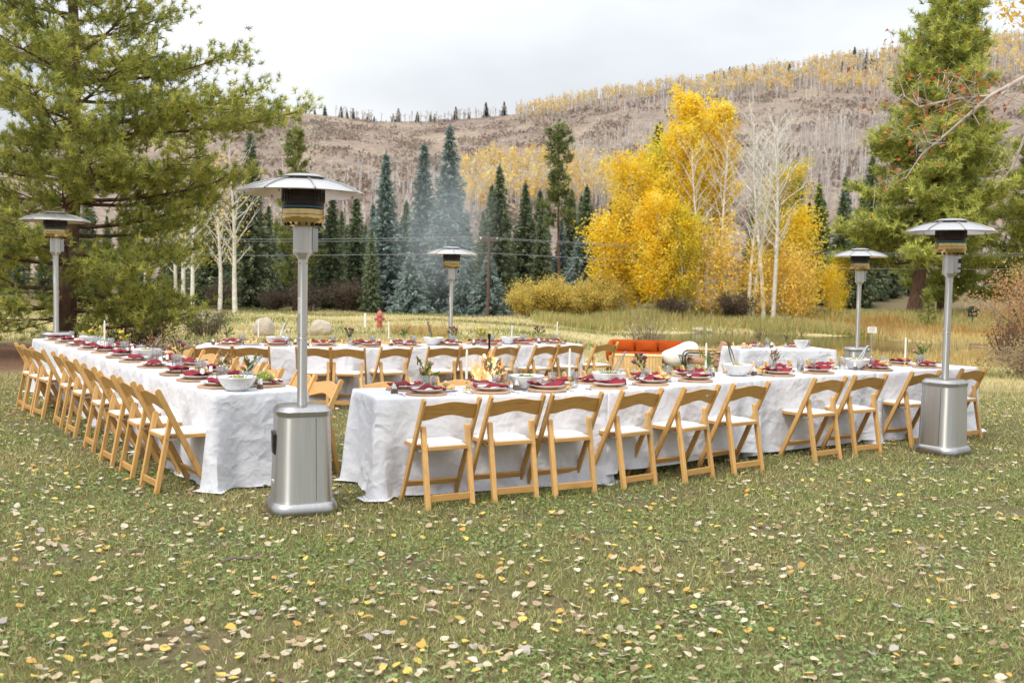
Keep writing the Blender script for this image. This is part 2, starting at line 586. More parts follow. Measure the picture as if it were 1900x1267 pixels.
def put(name, mesh, parent=None, loc=None, rot=None, scale=None):
    o = bpy.data.objects.new(name, mesh)
    COL.objects.link(o)
    if parent is not None:
        o.parent = parent
    if loc is not None:
        o.location = loc
    if rot is not None:
        o.rotation_euler = rot
    if scale is not None:
        o.scale = (scale,) * 3 if not hasattr(scale, '__len__') else scale
    return o

def tag(o, label, cat, group=None):
    o['label'] = label
    o['category'] = cat
    if group:
        o['group'] = group
    return o

def add_parts(root, parts):
    for p in parts:
        o = put(p[0], p[1], root, p[2] if len(p) > 2 else None, p[3] if len(p) > 3 else None)
        if p[0] == 'seed_heads':
            o['kind'] = 'stuff'
        if len(p) > 4:
            add_parts(o, p[4])

def thing(name, label, cat, loc, rz=0.0, group=None, parts=(), scale=None):
    o = put(name, None, None, loc, (0, 0, rz), scale)
    o.empty_display_size = 0.1
    tag(o, label, cat, group)
    add_parts(o, parts)
    return o

def single(name, mesh, label, cat, loc, rz=0.0, group=None, scale=None, rot=None):
    return tag(put(name, mesh, None, loc, rot or (0, 0, rz), scale), label, cat, group)

def struct(name, mesh, loc=(0, 0, 0)):
    o = put(name, mesh, None, loc)
    o['kind'] = 'structure'
    return o

def stuff(name, mesh, label, cat, loc=(0, 0, 0)):
    o = put(name, mesh, None, loc)
    o['kind'] = 'stuff'
    return tag(o, label, cat)

ORD = ['first', 'second', 'third', 'fourth', 'fifth', 'sixth', 'seventh', 'eighth', 'ninth', 'tenth', 'eleventh', 'twelfth']

def sm(a, b, x):
    t = np.clip((x - a) / (b - a), 0, 1)
    return t * t * (3 - 2 * t)

# ------------------------------------------------------------------ terrain
WATER_Z = -0.70
def height(x, y):
    x = np.asarray(x, float)
    y = np.asarray(y, float)
    left = -0.25 * sm(16, 40, y)
    right = -0.3 * sm(14, 24, y) - 0.36 * sm(24, 34, y) + 0.84 * sm(51, 62, y)
    w = sm(-0.02, 0.10, x / np.maximum(y, 1))
    z = left * (1 - w) + right * w + 2.4 * sm(68, 118, y)
    e = ((x - 12.5) / 6.5) ** 2 + ((y - 43.5) / 9.0) ** 2
    z = z - 0.7 * sm(1.2, 0.75, e)
    f = sm(14, 30, np.abs(y)) * 0.05 + 0.006
    z = z + f * (np.sin(x * 0.9 + 1.3 * np.sin(y * 0.37)) + np.sin(y * 0.71 + 0.8 * np.sin(x * 0.53)))
    return z

def hz(x, y):
    return float(height(x, y))

def ground_mat():
    m, n, l, b = new_mat('lawn_and_meadow')
    v = coords(n, l)
    t1 = noise_node(n, l, v, 1.1, 6, 0.65)
    t2 = noise_node(n, l, v, 14.0, 5, 0.7)
    lawn1 = ramp(n, [(0.30, (0.105, 0.078, 0.052)), (0.48, (0.135, 0.108, 0.060)), (0.60, (0.105, 0.105, 0.045)), (0.8, (0.21, 0.18, 0.10))])
    mixn = n.new('ShaderNodeMath')
    mixn.operation = 'MULTIPLY_ADD'
    mixn.inputs[1].default_value = 0.55
    l.new(t2.outputs['Fac'], mixn.inputs[0])
    hf = n.new('ShaderNodeMath')
    hf.operation = 'MULTIPLY'
    hf.inputs[1].default_value = 0.45
    l.new(t1.outputs['Fac'], hf.inputs[0])
    l.new(hf.outputs[0], mixn.inputs[2])
    l.new(mixn.outputs[0], lawn1.inputs[0])
    vm = coords(n, l, (0.35, 1.6, 1))
    t3 = noise_node(n, l, vm, 0.35, 6, 0.65)
    mead = ramp(n, [(0.30, (0.24, 0.24, 0.10)), (0.46, (0.40, 0.33, 0.16)), (0.6, (0.48, 0.39, 0.20)), (0.75, (0.30, 0.30, 0.13))])
    l.new(t3.outputs['Fac'], mead.inputs[0])
    sx = n.new('ShaderNodeSeparateXYZ')
    l.new(v, sx.inputs[0])
    wob = n.new('ShaderNodeMath')
    wob.operation = 'MULTIPLY_ADD'
    wob.inputs[1].default_value = 5.0
    l.new(t1.outputs['Fac'], wob.inputs[0])
    l.new(sx.outputs['Y'], wob.inputs[2])
    mr = n.new('ShaderNodeMapRange')
    mr.inputs[1].default_value = 15.0
    mr.inputs[2].default_value = 22.0
    l.new(wob.outputs[0], mr.inputs[0])
    mx = n.new('ShaderNodeMix')
    mx.data_type = 'RGBA'
    l.new(mr.outputs[0], mx.inputs[0])
    l.new(lawn1.outputs[0], mx.inputs[6])
    l.new(mead.outputs[0], mx.inputs[7])
    # needle litter round the big pine
    ds = n.new('ShaderNodeVectorMath')
    ds.operation = 'DISTANCE'
    ds.inputs[1].default_value = (-10.0, 20.5, 0)
    l.new(v, ds.inputs[0])
    ad = n.new('ShaderNodeMath')
    ad.operation = 'MULTIPLY_ADD'
    ad.inputs[1].default_value = 2.5
    l.new(t1.outputs['Fac'], ad.inputs[0])
    l.new(ds.outputs['Value'], ad.inputs[2])
    m2 = n.new('ShaderNodeMapRange')
    m2.inputs[1].default_value = 4.6
    m2.inputs[2].default_value = 8.4
    m2.inputs[3].default_value = 1.0
    m2.inputs[4].default_value = 0.0
    l.new(ad.outputs[0], m2.inputs[0])
    lit = ramp(n, [(0.35, (0.10, 0.052, 0.032)), (0.7, (0.20, 0.115, 0.07))])
    l.new(t2.outputs['Fac'], lit.inputs[0])
    mx2 = n.new('ShaderNodeMix')
    mx2.data_type = 'RGBA'
    l.new(m2.outputs[0], mx2.inputs[0])
    l.new(mx.outputs[2], mx2.inputs[6])
    l.new(lit.outputs[0], mx2.inputs[7])
    # forest floor under the far trees
    m3 = n.new('ShaderNodeMapRange')
    m3.inputs[1].default_value = 62.0
    m3.inputs[2].default_value = 66.0
    l.new(wob.outputs[0], m3.inputs[0])
    mx3 = n.new('ShaderNodeMix')
    mx3.data_type = 'RGBA'
    l.new(m3.outputs[0], mx3.inputs[0])
    l.new(mx2.outputs[2], mx3.inputs[6])
    ff = ramp(n, [(0.35, (0.10, 0.08, 0.05)), (0.7, (0.24, 0.19, 0.09))])
    l.new(t2.outputs['Fac'], ff.inputs[0])
    l.new(ff.outputs[0], mx3.inputs[7])
    l.new(mx3.outputs[2], b.inputs['Base Color'])
    b.inputs['Roughness'].default_value = 0.95
    b.inputs['Specular IOR Level'].default_value = 0.1
    bump(n, l, b, t2.outputs['Fac'], 0.6, 0.03)
    return m
M['ground'] = ground_mat()

def axis(pieces):
    out = [pieces[0][0]]
    for a, b, n in pieces:
        out += list(np.linspace(a, b, n + 1)[1:])
    return np.array(out)
gx = axis([(-240, -60, 18), (-60, -16, 30), (-16, 24, 100), (24, 60, 26), (60, 240, 18)])
gy = axis([(-60, 0, 12), (0, 30, 75), (30, 66, 72), (66, 130, 26)])
GX, GY = np.meshgrid(gx, gy, indexing='ij')
GZ = height(GX, GY)
nyg = len(gy)
vv = np.stack([GX, GY, GZ], -1).reshape(-1, 3)
ii, jj = np.meshgrid(np.arange(len(gx) - 1), np.arange(nyg - 1), indexing='ij')
q = (ii * nyg + jj).ravel()
tt = np.concatenate([np.stack([q, q + nyg, q + nyg + 1], -1), np.stack([q, q + nyg + 1, q + 1], -1)])
struct('ground', tri_mesh('ground', vv, tt, None, 'ground', True))

def pond_mat():
    m, n, l, b = new_mat('pond_water')
    b.inputs['Base Color'].default_value = (0.035, 0.034, 0.018, 1)
    b.inputs['Roughness'].default_value = 0.06
    b.inputs['IOR'].default_value = 1.33
    b.inputs['Specular IOR Level'].default_value = 0.6
    v = coords(n, l, (1, 2.5, 1))
    t = noise_node(n, l, v, 1.4, 3)
    bump(n, l, b, t.outputs['Fac'], 0.12, 0.05)
    return m
M['pond'] = pond_mat()
pm = MB()
pm.add([(12.5 + 7.6 * math.cos(a) * (1 + 0.05 * math.sin(3 * a)), 43.5 + 10.4 * math.sin(a), WATER_Z) for a in np.linspace(0, 2 * math.pi, 49)[:-1]], [tuple(range(48))])
struct('pond', pm.build('pond', 'pond', 0))

# ------------------------------------------------------------------ the hill
RIDGE = np.array([(-0.95, 62.0), (-0.674, 65.4), (-0.567, 68.1), (-0.46, 71.6), (-0.379, 76.6), (-0.331, 81.1), (-0.277, 85.1), (-0.234, 83.7), (-0.192, 81.8), (-0.138, 79.2), (-0.084, 79.7), (-0.031, 82.1),
                  (-0.004, 83.6), (0.023, 85.7), (0.076, 91.4), (0.129, 95.2), (0.182, 100.0), (0.236, 104.2), (0.289, 107.7), (0.342, 112.2), (0.374, 114.8), (0.437, 118.6), (0.501, 122.9), (0.661, 125.5), (0.95, 124.0)])
def hill_point(u, s):
    zr = np.interp(u, RIDGE[:, 0], RIDGE[:, 1])
    D = 105 + 375 * s
    prof = 0.86 * s + 0.14 * s * s
    z = 0.6 + (zr - 0.6) * prof
    k = np.sin(np.pi * np.clip(s, 0, 1)) * 2.2
    z = z + k * (np.sin(u * 38 + 3 * s) * 0.5 + np.sin(u * 17 + 5.2 * s + 1) * 0.8 + np.sin(u * 83 + 9 * s) * 0.25)
    back = np.clip(s - 1, 0, 1)
    z = z - back * 60
    return np.stack([u * D, D + 0 * u, z], -1)

def hill_mat():
    m, n, l, b = new_mat('sagebrush_slope')
    v = coords(n, l)
    t1 = noise_node(n, l, v, 0.028, 6, 0.65)
    t2 = noise_node(n, l, v, 0.45, 6, 0.75)
    r1 = ramp(n, [(0.30, (0.24, 0.20, 0.17)), (0.45, (0.30, 0.25, 0.205)), (0.58, (0.36, 0.30, 0.235)), (0.75, (0.44, 0.36, 0.255))])
    l.new(t1.outputs['Fac'], r1.inputs[0])
    r2 = ramp(n, [(0.36, (0.50, 0.44, 0.46)), (0.58, (1.05, 1.02, 1.0))])
    l.new(t2.outputs['Fac'], r2.inputs[0])
    mm = n.new('ShaderNodeMix')
    mm.data_type = 'RGBA'
    mm.blend_type = 'MULTIPLY'
    mm.inputs[0].default_value = 1.0
    l.new(r1.outputs[0], mm.inputs[6])
    l.new(r2.outputs[0], mm.inputs[7])
    l.new(mm.outputs[2], b.inputs['Base Color'])
    b.inputs['Roughness'].default_value = 0.95
    b.inputs['Specular IOR Level'].default_value = 0.05
    bump(n, l, b, t2.outputs['Fac'], 0.8, 1.2)
    return m
M['hill'] = hill_mat()
hu = np.linspace(-0.95, 0.95, 190)
hs_ = np.concatenate([np.linspace(0, 1, 70), [1.15, 1.5]])
HU, HS = np.meshgrid(hu, hs_, indexing='ij')
hv = hill_point(HU.ravel(), HS.ravel())
nh = len(hs_)
ii, jj = np.meshgrid(np.arange(len(hu) - 1), np.arange(nh - 1), indexing='ij')
q = (ii * nh + jj).ravel()
tt = np.concatenate([np.stack([q, q + nh, q + nh + 1], -1), np.stack([q, q + nh + 1, q + 1], -1)])
struct('hill', tri_mesh('hill', hv, tt, None, 'hill', True))

def rand_unit(n):
    v = rng.normal(size=(n, 3))
    return v / np.linalg.norm(v, axis=1, keepdims=True)

def shards(c, length, width, d=None, jit=1.0):
    """one small leaf triangle per centre c, long axis d"""
    n = len(c)
    a = rand_unit(n)
    if d is not None:
        a = d + a * jit
        a /= np.linalg.norm(a, axis=1, keepdims=True)
    b = np.cross(a, rand_unit(n))
    b /= np.linalg.norm(b, axis=1, keepdims=True) + 1e-9
    L = np.broadcast_to(np.asarray(length, float), (n,))[:, None]
    Wd = np.broadcast_to(np.asarray(width, float), (n,))[:, None]
    v = np.stack([c - a * L * 0.5 - b * Wd * 0.5, c - a * L * 0.5 + b * Wd * 0.5, c + a * L * 0.5], 1).reshape(-1, 3)
    return v, np.arange(3 * n).reshape(n, 3)

def tint_mix(n, cols, per=3, jit=0.12):
    cols = np.array(cols, float)
    k = rng.integers(0, len(cols), n)
    c = cols[k] * (1 + rng.normal(0, jit, (n, 1)))
    return np.repeat(np.clip(c, 0, 1), per, 0)

def join(parts):
    vs, ts, cs, o = [], [], [], 0
    for v, t, c in parts:
        vs.append(v)
        ts.append(t + o)
        cs.append(c)
        o += len(v)
    return np.concatenate(vs), np.concatenate(ts), np.concatenate(cs)

def scatter_hill(n, fn):
    """positions on the hill with density fn(u, s) in 0..1"""
    out = []
    tot = 0
    while tot < n:
        u = rng.uniform(-0.30, 0.56, 4000)
        s = rng.uniform(0.02, 0.995, 4000)
        k = rng.uniform(size=4000) < fn(u, s)
        out.append(np.stack([u[k], s[k]], -1))
        tot += k.sum()
    return np.concatenate(out)[:n]

def patch(u, s, f, ph):
    return 0.5 + 0.5 * np.sin(u * f + 4 * np.sin(s * 9 + ph)) * np.sin(s * f * 0.35 + 3 * np.sin(u * 21 + ph))

def d_lower(u, s):
    return np.where((u > -0.055) & (u < 0.10) & (s > 0.16) & (s < 0.40 - 0.4 * np.abs(u - 0.01)), 1.0, 0.0) * (0.25 + 0.75 * (patch(u, s, 60, 0) > 0.3))
def d_upper(u, s):
    lim = 0.93 - 0.62 * np.clip(u + 0.0, 0, 0.4)
    return np.where((u > 0.0) & (s > lim - 0.04), 1.0, 0.0) * (0.15 + 0.85 * (patch(u, s, 70, 1.0) > 0.34))
def d_grey(u, s):
    a = (u > 0.05) & (u < 0.19) & (s > 0.20) & (s < 0.56)
    b = (u > 0.24) & (u < 0.45) & (s > 0.12) & (s < 0.42)
    c = (u > -0.25) & (u < -0.05) & (s > 0.06) & (s < 0.34)
    d = (u > 0.1) & (u < 0.50) & (s > 0.66) & (s < 0.9)
    return np.where(a, 0.9, 0) + np.where(b, 0.8, 0) + np.where(c, 0.45, 0) + np.where(d, 0.35, 0)
def d_ridge(u, s):
    return np.where((s > 0.975) & (u > -0.18), 1.0, 0.0)

def hill_wood(us, hgt, crown, cols, stem_col, leaf_sz, nleaf):
    p = hill_point(us[:, 0], us[:, 1])
    n = len(p)
    H = hgt * rng.uniform(0.7, 1.25, n)
    D = p[:, 1]
    parts = []
    # stems: three-sided slivers
    w = 0.075 + D * 0.00028
    for k in range(2):
        an = rng.uniform(0, np.pi, n)
        dx = np.stack([np.cos(an), np.sin(an), 0 * an], -1) * w[:, None]
        top = p + np.stack([rng.normal(0, 0.25, n), rng.normal(0, 0.25, n), H], -1)
        v = np.stack([p - dx - [0, 0, 0.4], p + dx - [0, 0, 0.4], top], 1).reshape(-1, 3)
        parts.append((v, np.arange(3 * n).reshape(n, 3), tint_mix(n, stem_col)))
    # twigs
    for k in range(5):
        h = rng.uniform(0.35, 0.85, n)
        st = p + np.stack([0 * h, 0 * h, H * h], -1)
        an = rng.uniform(0, 2 * np.pi, n)
        L = H * rng.uniform(0.12, 0.28, n)
        en = st + np.stack([np.cos(an) * L * 0.7, np.sin(an) * L * 0.7, L], -1)
        dx = np.stack([np.sin(an), -np.cos(an), 0 * an], -1) * (w * 0.6)[:, None]
        v = np.stack([st - dx, st + dx, en], 1).reshape(-1, 3)
        parts.append((v, np.arange(3 * n).reshape(n, 3), tint_mix(n, stem_col)))
    if nleaf:
        c = np.repeat(p + np.stack([0 * H, 0 * H, H * 0.72], -1), nleaf, 0)
        Hn = np.repeat(H, nleaf)
        c = c + rand_unit(len(c)) * rng.uniform(0.1, 1, (len(c), 1)) ** 0.5 * np.stack([Hn * crown, Hn * crown, Hn * 0.34], -1)
        v, t = shards(c, leaf_sz, leaf_sz)
        base = tint_mix(n, cols, nleaf, 0.08)
        parts.append((v, t, np.repeat(base, 3, 0)))
    return join(parts)

GREYS = [(0.56, 0.51, 0.47), (0.48, 0.43, 0.39), (0.64, 0.60, 0.55)]
YEL = [(0.74, 0.52, 0.14), (0.76, 0.57, 0.20), (0.68, 0.44, 0.13), (0.72, 0.60, 0.26)]
v, t, c = join([hill_wood(scatter_hill(330, d_lower), 6.0, 0.11, YEL, GREYS, 0.55, 22),
                hill_wood(scatter_hill(1150, d_upper), 6.2, 0.14, YEL, GREYS, 0.85, 11)])
stuff('hillside_aspens', tri_mesh('hillside_aspens', v, t, c, 'aspenleaf'), 'golden aspen woods in belts across the far brown hillside', 'woods')
v, t, c = join([hill_wood(scatter_hill(1500, d_grey), 5.6, 0.1, YEL, GREYS, 0.6, 0),
                hill_wood(scatter_hill(420, d_lower), 5.6, 0.1, YEL, GREYS, 0.6, 0),
                hill_wood(scatter_hill(1500, d_upper), 6.0, 0.1, YEL, GREYS, 0.8, 0),
                hill_wood(scatter_hill(330, d_ridge), 5.0, 0.14, GREYS, GREYS, 0.8, 5)])
stuff('bare_hillside_aspens', tri_mesh('bare_hillside_aspens', v, t, c, 'aspenleaf'), 'leafless grey aspen woods standing on the far hillside', 'woods')
# sagebrush and scrub oak on the open slope
us = scatter_hill(2600, lambda u, s: 0.12 + 0.88 * (patch(u, s, 46, 2.0) > 0.62))
p = hill_point(us[:, 0], us[:, 1])
k = 12
c = np.repeat(p, k, 0) + np.stack([rng.normal(0, 1.5, len(p) * k), rng.normal(0, 1.5, len(p) * k), rng.uniform(0, 1.1, len(p) * k)], -1)
v, t = shards(c, 1.1, 0.9)
cc = np.repeat(tint_mix(len(p), [(0.26, 0.20, 0.175), (0.31, 0.22, 0.19), (0.36, 0.28, 0.21), (0.28, 0.25, 0.19)], k, 0.1), 3, 0)
stuff('hillside_scrub', tri_mesh('hillside_scrub', v, t, cc, 'leaf'), 'low mauve brown scrub dotting the open hillside', 'scrub')

# ------------------------------------------------------------------ grass
def blades(x, y, h, w, cols, lean=0.5, jit=0.15, zofs=0.0):
    n = len(x)
    z = height(x, y) + zofs
    p = np.stack([x, y, z - 0.004], -1)
    an = rng.uniform(0, 2 * np.pi, n)
    dx = np.stack([np.cos(an), np.sin(an), 0 * an], -1) * (w * 0.5)[:, None]
    la = rng.uniform(0, 2 * np.pi, n)
    lk = h * np.abs(rng.normal(0, lean, n))
    tip = p + np.stack([np.cos(la) * lk, np.sin(la) * lk, h], -1)
    v = np.stack([p - dx, p + dx, tip], 1).reshape(-1, 3)
    return v, np.arange(3 * n).reshape(n, 3), cols

def npatch(x, y, f, seed):
    return (np.sin(x * f + 2.1 * np.sin(y * f * 0.7 + seed)) + np.sin(y * f * 1.1 + 1.7 * np.sin(x * f * 0.6 - seed)) +
            0.6 * np.sin(x * f * 2.3 + seed * 2) * np.sin(y * f * 2.1 + seed)) / 2.6 * 0.5 + 0.5

LAWN_G = np.array([(0.27, 0.305, 0.085), (0.34, 0.36, 0.115), (0.19, 0.24, 0.065)])
LAWN_D = np.array([(0.50, 0.43, 0.19), (0.38, 0.335, 0.13), (0.58, 0.51, 0.27)])
def lawn_cols(x, y, green=0.58):
    g = npatch(x, y, 1.7, 0.4) * 0.7 + npatch(x, y, 5.1, 2.0) * 0.3
    pr = np.clip(green + (g - 0.5) * 1.0, 0.05, 0.95)
    isg = rng.uniform(size=len(x)) < pr
    k = rng.integers(0, 3, len(x))
    c = np.where(isg[:, None], LAWN_G[k], LAWN_D[k]) * (1 + rng.normal(0, 0.26, (len(x), 1)))
    return np.repeat(np.clip(c, 0, 1), 3, 0)

def lawn_points(n, y0, y1, power=-0.5, margin=0.8):
    a = power + 1
    y = (rng.uniform(y0 ** a, y1 ** a, n)) ** (1 / a)
    hw = 0.53 * y + margin
    x = rng.uniform(-1, 1, n) * hw
    return x, y
x, y = lawn_points(470000, 3.2, 16.0)
bare = npatch(x, y, 2.9, 5.0) * 0.5 + npatch(x, y, 7.0, 1.0) * 0.5
keep = rng.uniform(size=len(x)) < np.clip((bare - 0.20) * 3.6, 0.12, 1)
x, y = x[keep], y[keep]
dk = np.hypot(x + 10.0, y - 20.5) > rng.uniform(3.6, 6.6, len(x))
x, y = x[dk], y[dk]
h = rng.uniform(0.012, 0.040, len(x)) * (1 + 0.7 * (rng.uniform(size=len(x)) < 0.08))
w = 0.0052 * (y / 4.5) ** 0.85
parts = [blades(x, y, h, w, lawn_cols(x, y), 0.95)]
# clover and dandelion rosettes: small broad leaves lying low
x, y = lawn_points(85000, 3.2, 10.0)
k = rng.uniform(size=len(x)) < np.clip((npatch(x, y, 2.1, 3.3) * 0.6 + npatch(x, y, 6.3, 0.7) * 0.4 - 0.34) * 3.2, 0.05, 1)
x, y = x[k], y[k]
cen = np.stack([x, y, height(x, y) + rng.uniform(0.008, 0.02, len(x))], -1)
dd = np.stack([rng.normal(size=len(x)), rng.normal(size=len(x)), rng.normal(0, 0.25, len(x))], -1)
dd /= np.linalg.norm(dd, axis=1, keepdims=True)
v, t = shards(cen, rng.uniform(0.012, 0.034, len(x)), rng.uniform(0.010, 0.020, len(x)), dd, 0.25)
parts.append((v, t, tint_mix(len(x), [(0.24, 0.32, 0.11), (0.30, 0.37, 0.15), (0.20, 0.265, 0.09)])))
v, t, c = join(parts)
stuff('lawn_grass', tri_mesh('lawn_grass', v, t, c, 'grass'), 'short patchy green and straw lawn grass in the foreground', 'grass')

MEAD = [(0.56, 0.46, 0.22), (0.48, 0.41, 0.18), (0.62, 0.53, 0.29), (0.35, 0.35, 0.15)]
n = 110000
y = rng.uniform(15.0 ** 0.6, 66 ** 0.6, n) ** (1 / 0.6)
x = rng.uniform(-1, 1, n) * (0.54 * y + 1)
k = (np.hypot(x + 10.0, y - 20.5) > 5.6) & (((x - 12.5) / 7.0) ** 2 + ((y - 43.5) / 9.6) ** 2 > 1)
x, y = x[k], y[k]
gr = npatch(x * 0.5, y, 0.55, 1.0)
h = rng.uniform(0.05, 0.16, len(x)) * (0.6 + gr)
cols = np.where((gr > 0.62)[:, None], np.array([0.20, 0.235, 0.07]), np.array(MEAD)[rng.integers(0, 4, len(x))]) * (1 + rng.normal(0, 0.14, (len(x), 1)))
v, t, c = blades(x, y, h, 0.009 * (y / 12), np.repeat(np.clip(cols, 0, 1), 3, 0), 0.5)
stuff('meadow_grass', tri_mesh('meadow_grass', v, t, c, 'grass'), 'dry golden and olive meadow grass beyond the tables', 'grass')

def tall(name, label, n, xr, yr, hr, cols, dens, wk=0.0011, lean=0.28):
    x = rng.uniform(*xr, n)
    y = rng.uniform(*yr, n)
    e = ((x - 12.5) / 6.6) ** 2 + ((y - 43.5) / 9.1) ** 2
    k = (rng.uniform(size=n) < dens(x, y)) & (e > 0.86)
    x, y = x[k], y[k]
    h = rng.uniform(*hr, len(x)) * (0.65 + 0.7 * npatch(x, y, 0.8, 2.0))
    return name, label, blades(x, y, h, wk * y * rng.uniform(0.6, 1.3, len(x)), tint_mix(len(x), cols), lean)
GOLD = [(0.62, 0.46, 0.18), (0.56, 0.41, 0.16), (0.68, 0.55, 0.28), (0.45, 0.38, 0.15)]
RUST = [(0.50, 0.27, 0.08), (0.54, 0.36, 0.12), (0.44, 0.24, 0.08)]
OLIVE = [(0.40, 0.39, 0.13), (0.50, 0.44, 0.18), (0.33, 0.35, 0.12), (0.57, 0.48, 0.22)]
for name, label, (v, t, c) in (
    tall('shore_grass', 'tall golden grass on the near shore of the pond', 60000, (2.5, 24), (25.5, 36.0), (0.10, 0.30), GOLD + RUST[:1], lambda x, y: (npatch(x, y, 0.7, 1.2) > 0.3) * (x / y > 0.1) * (0.35 + 0.65 * (y > 29))),
    tall('reed_bank', 'tall olive and tan reeds on the far bank of the pond', 70000, (1, 34), (52.0, 62.5), (0.12, 0.62), OLIVE + GOLD[:2] + [(0.30, 0.36, 0.12)], lambda x, y: (0.25 + 0.75 * (npatch(x, y, 0.5, 0.2) > 0.45)) * sm(0.5, 6, x + 2 * npatch(x, y, 0.9, 1))),
    tall('rust_grass', 'rust coloured grass patch on the bank before the big leaning pine', 9000, (16, 27), (50.0, 57), (0.3, 0.6), RUST, lambda x, y: npatch(x, y, 0.6, 4.0) > 0.45),
    tall('pathside_grass', 'pale dry tall grass beside the small wooden bench', 50000, (13.2, 33), (19, 54), (0.15, 0.55), GOLD, lambda x, y: (x / y > 0.36) * (npatch(x, y, 0.45, 3.0) > 0.42) * ((x - 17.6) ** 2 + (y - 36) ** 2 > 7)),
    tall('grass_clump', 'bushy golden grass clump in the open meadow', 2600, (-4.6, -2.0), (35.5, 38), (0.05, 0.36), GOLD + RUST[:1], lambda x, y: (((x + 3.2) / 1.3) ** 2 + ((y - 36.8) / 1.2) ** 2 < 1) * 1.0)):
    stuff(name, tri_mesh(name, v, t, c, 'grass'), label, 'grass')

# ------------------------------------------------------------------ fallen aspen leaves
LEAFC = [(0.60, 0.50, 0.34), (0.50, 0.38, 0.24), (0.68, 0.50, 0.12), (0.58, 0.34, 0.09), (0.42, 0.37, 0.33), (0.64, 0.56, 0.43), (0.30, 0.20, 0.12)]
LW = np.array([0.24, 0.22, 0.12, 0.09, 0.11, 0.12, 0.10])
OUT = [(0, -0.5), (0.30, -0.38), (0.47, -0.10), (0.43, 0.18), (0.22, 0.42), (0, 0.62), (-0.22, 0.42), (-0.43, 0.18), (-0.47, -0.10), (-0.30, -0.38)]
def leaf_shape(curl, fold, twist):
    vs = [(0, 0, 0.02)]
    for a, b in OUT:
        vs.append((a, b, curl * (a * a + b * b) * 1.3 + fold * abs(a) + twist * a * b))
    return np.array(vs)
LSH = [leaf_shape(0.35, 0.05, 0.2), leaf_shape(0.12, 0.35, -0.4), leaf_shape(0.5, -0.1, 0.5), leaf_shape(-0.25, 0.1, 0.3), leaf_shape(0.1, 0.05, 0.1)]
LTR = np.array([(0, i + 1, (i + 1) % 10 + 1) for i in range(10)])
lx, ly = lawn_points(9500, 3.3, 15.0, -0.45, 0.6)
cl = npatch(lx, ly, 1.3, 4.4) * 0.6 + npatch(lx, ly, 3.1, 0.3) * 0.4
k = rng.uniform(size=len(lx)) < np.clip(0.25 + cl * 0.95, 0, 1)
lx, ly = lx[k], ly[k]
o = np.argsort(np.hypot(lx, ly) + 6 * (np.abs(lx) > 0.53 * ly))
lx, ly = lx[o], ly[o]
lsz = rng.uniform(0.018, 0.046, len(lx))
lsh = rng.integers(0, 5, len(lx))
lco = rng.choice(7, len(lx), p=LW)
lyaw = rng.uniform(0, 2 * np.pi, len(lx))
ltx, lty = rng.normal(0, 0.22, len(lx)), rng.normal(0, 0.22, len(lx))
lz = height(lx, ly) + rng.uniform(0.012, 0.024, len(lx))
leaf_me = {}
for s in range(5):
    for c in range(7):
        leaf_me[s, c] = tri_mesh('fallen_leaf', LSH[s], LTR, np.tile(LEAFC[c], (11, 1)), 'litter')
for i in range(300):
    single('fallen_leaf', leaf_me[int(lsh[i]), int(lco[i])], 'pale or yellow fallen aspen leaf lying on the foreground lawn', 'leaf',
           (lx[i], ly[i], lz[i]), group='fallen leaves on the lawn', scale=float(lsz[i]), rot=(ltx[i], lty[i], lyaw[i]))
parts = []
for s in range(5):
    k = np.where((lsh == s) & (np.arange(len(lx)) >= 300))[0]
    P = LSH[s][None] * lsz[k][:, None, None]
    ca, sa = np.cos(lyaw[k])[:, None], np.sin(lyaw[k])[:, None]
    z = P[:, :, 2] + P[:, :, 0] * ltx[k][:, None] + P[:, :, 1] * lty[k][:, None]
    Q = np.stack([P[:, :, 0] * ca - P[:, :, 1] * sa + lx[k][:, None], P[:, :, 0] * sa + P[:, :, 1] * ca + ly[k][:, None], z + lz[k][:, None]], -1)
    T = (LTR[None] + (np.arange(len(k)) * 11)[:, None, None]).reshape(-1, 3)
    C = np.array(LEAFC)[lco[k]] * (1 + rng.normal(0, 0.1, (len(k), 1)))
    parts.append((Q.reshape(-1, 3), T, np.repeat(np.clip(C, 0, 1), 11, 0)))
v, t, c = join(parts)
stuff('leaf_litter', tri_mesh('leaf_litter', v, t, c, 'litter'), 'smaller fallen aspen leaves strewn over the lawn around the tables', 'leaves')

# twigs lying in the grass
tw = MB().tube([(0, 0, 0.02), (0.06, 0.01, 0.03), (0.12, -0.01, 0.025), (0.17, 0.02, 0.04)], [0.008, 0.007, 0.005, 0.003], 5).build('twig', 'greybark')
for i, (px, py, rz, k) in enumerate([(0.98, 5.9, 0.1, 1.0), (0.55, 6.1, 0.3, 0.8), (0.9, 4.55, 0.6, 1.0), (-1.55, 5.3, 0.35, 1.2), (1.2, 4.75, -0.3, 0.8)]):
    single('twig', tw, 'small dark twig lying among fallen leaves on the lawn', 'twig', (px, py, hz(px, py) - 0.006), rz, 'twigs on the lawn', scale=k)

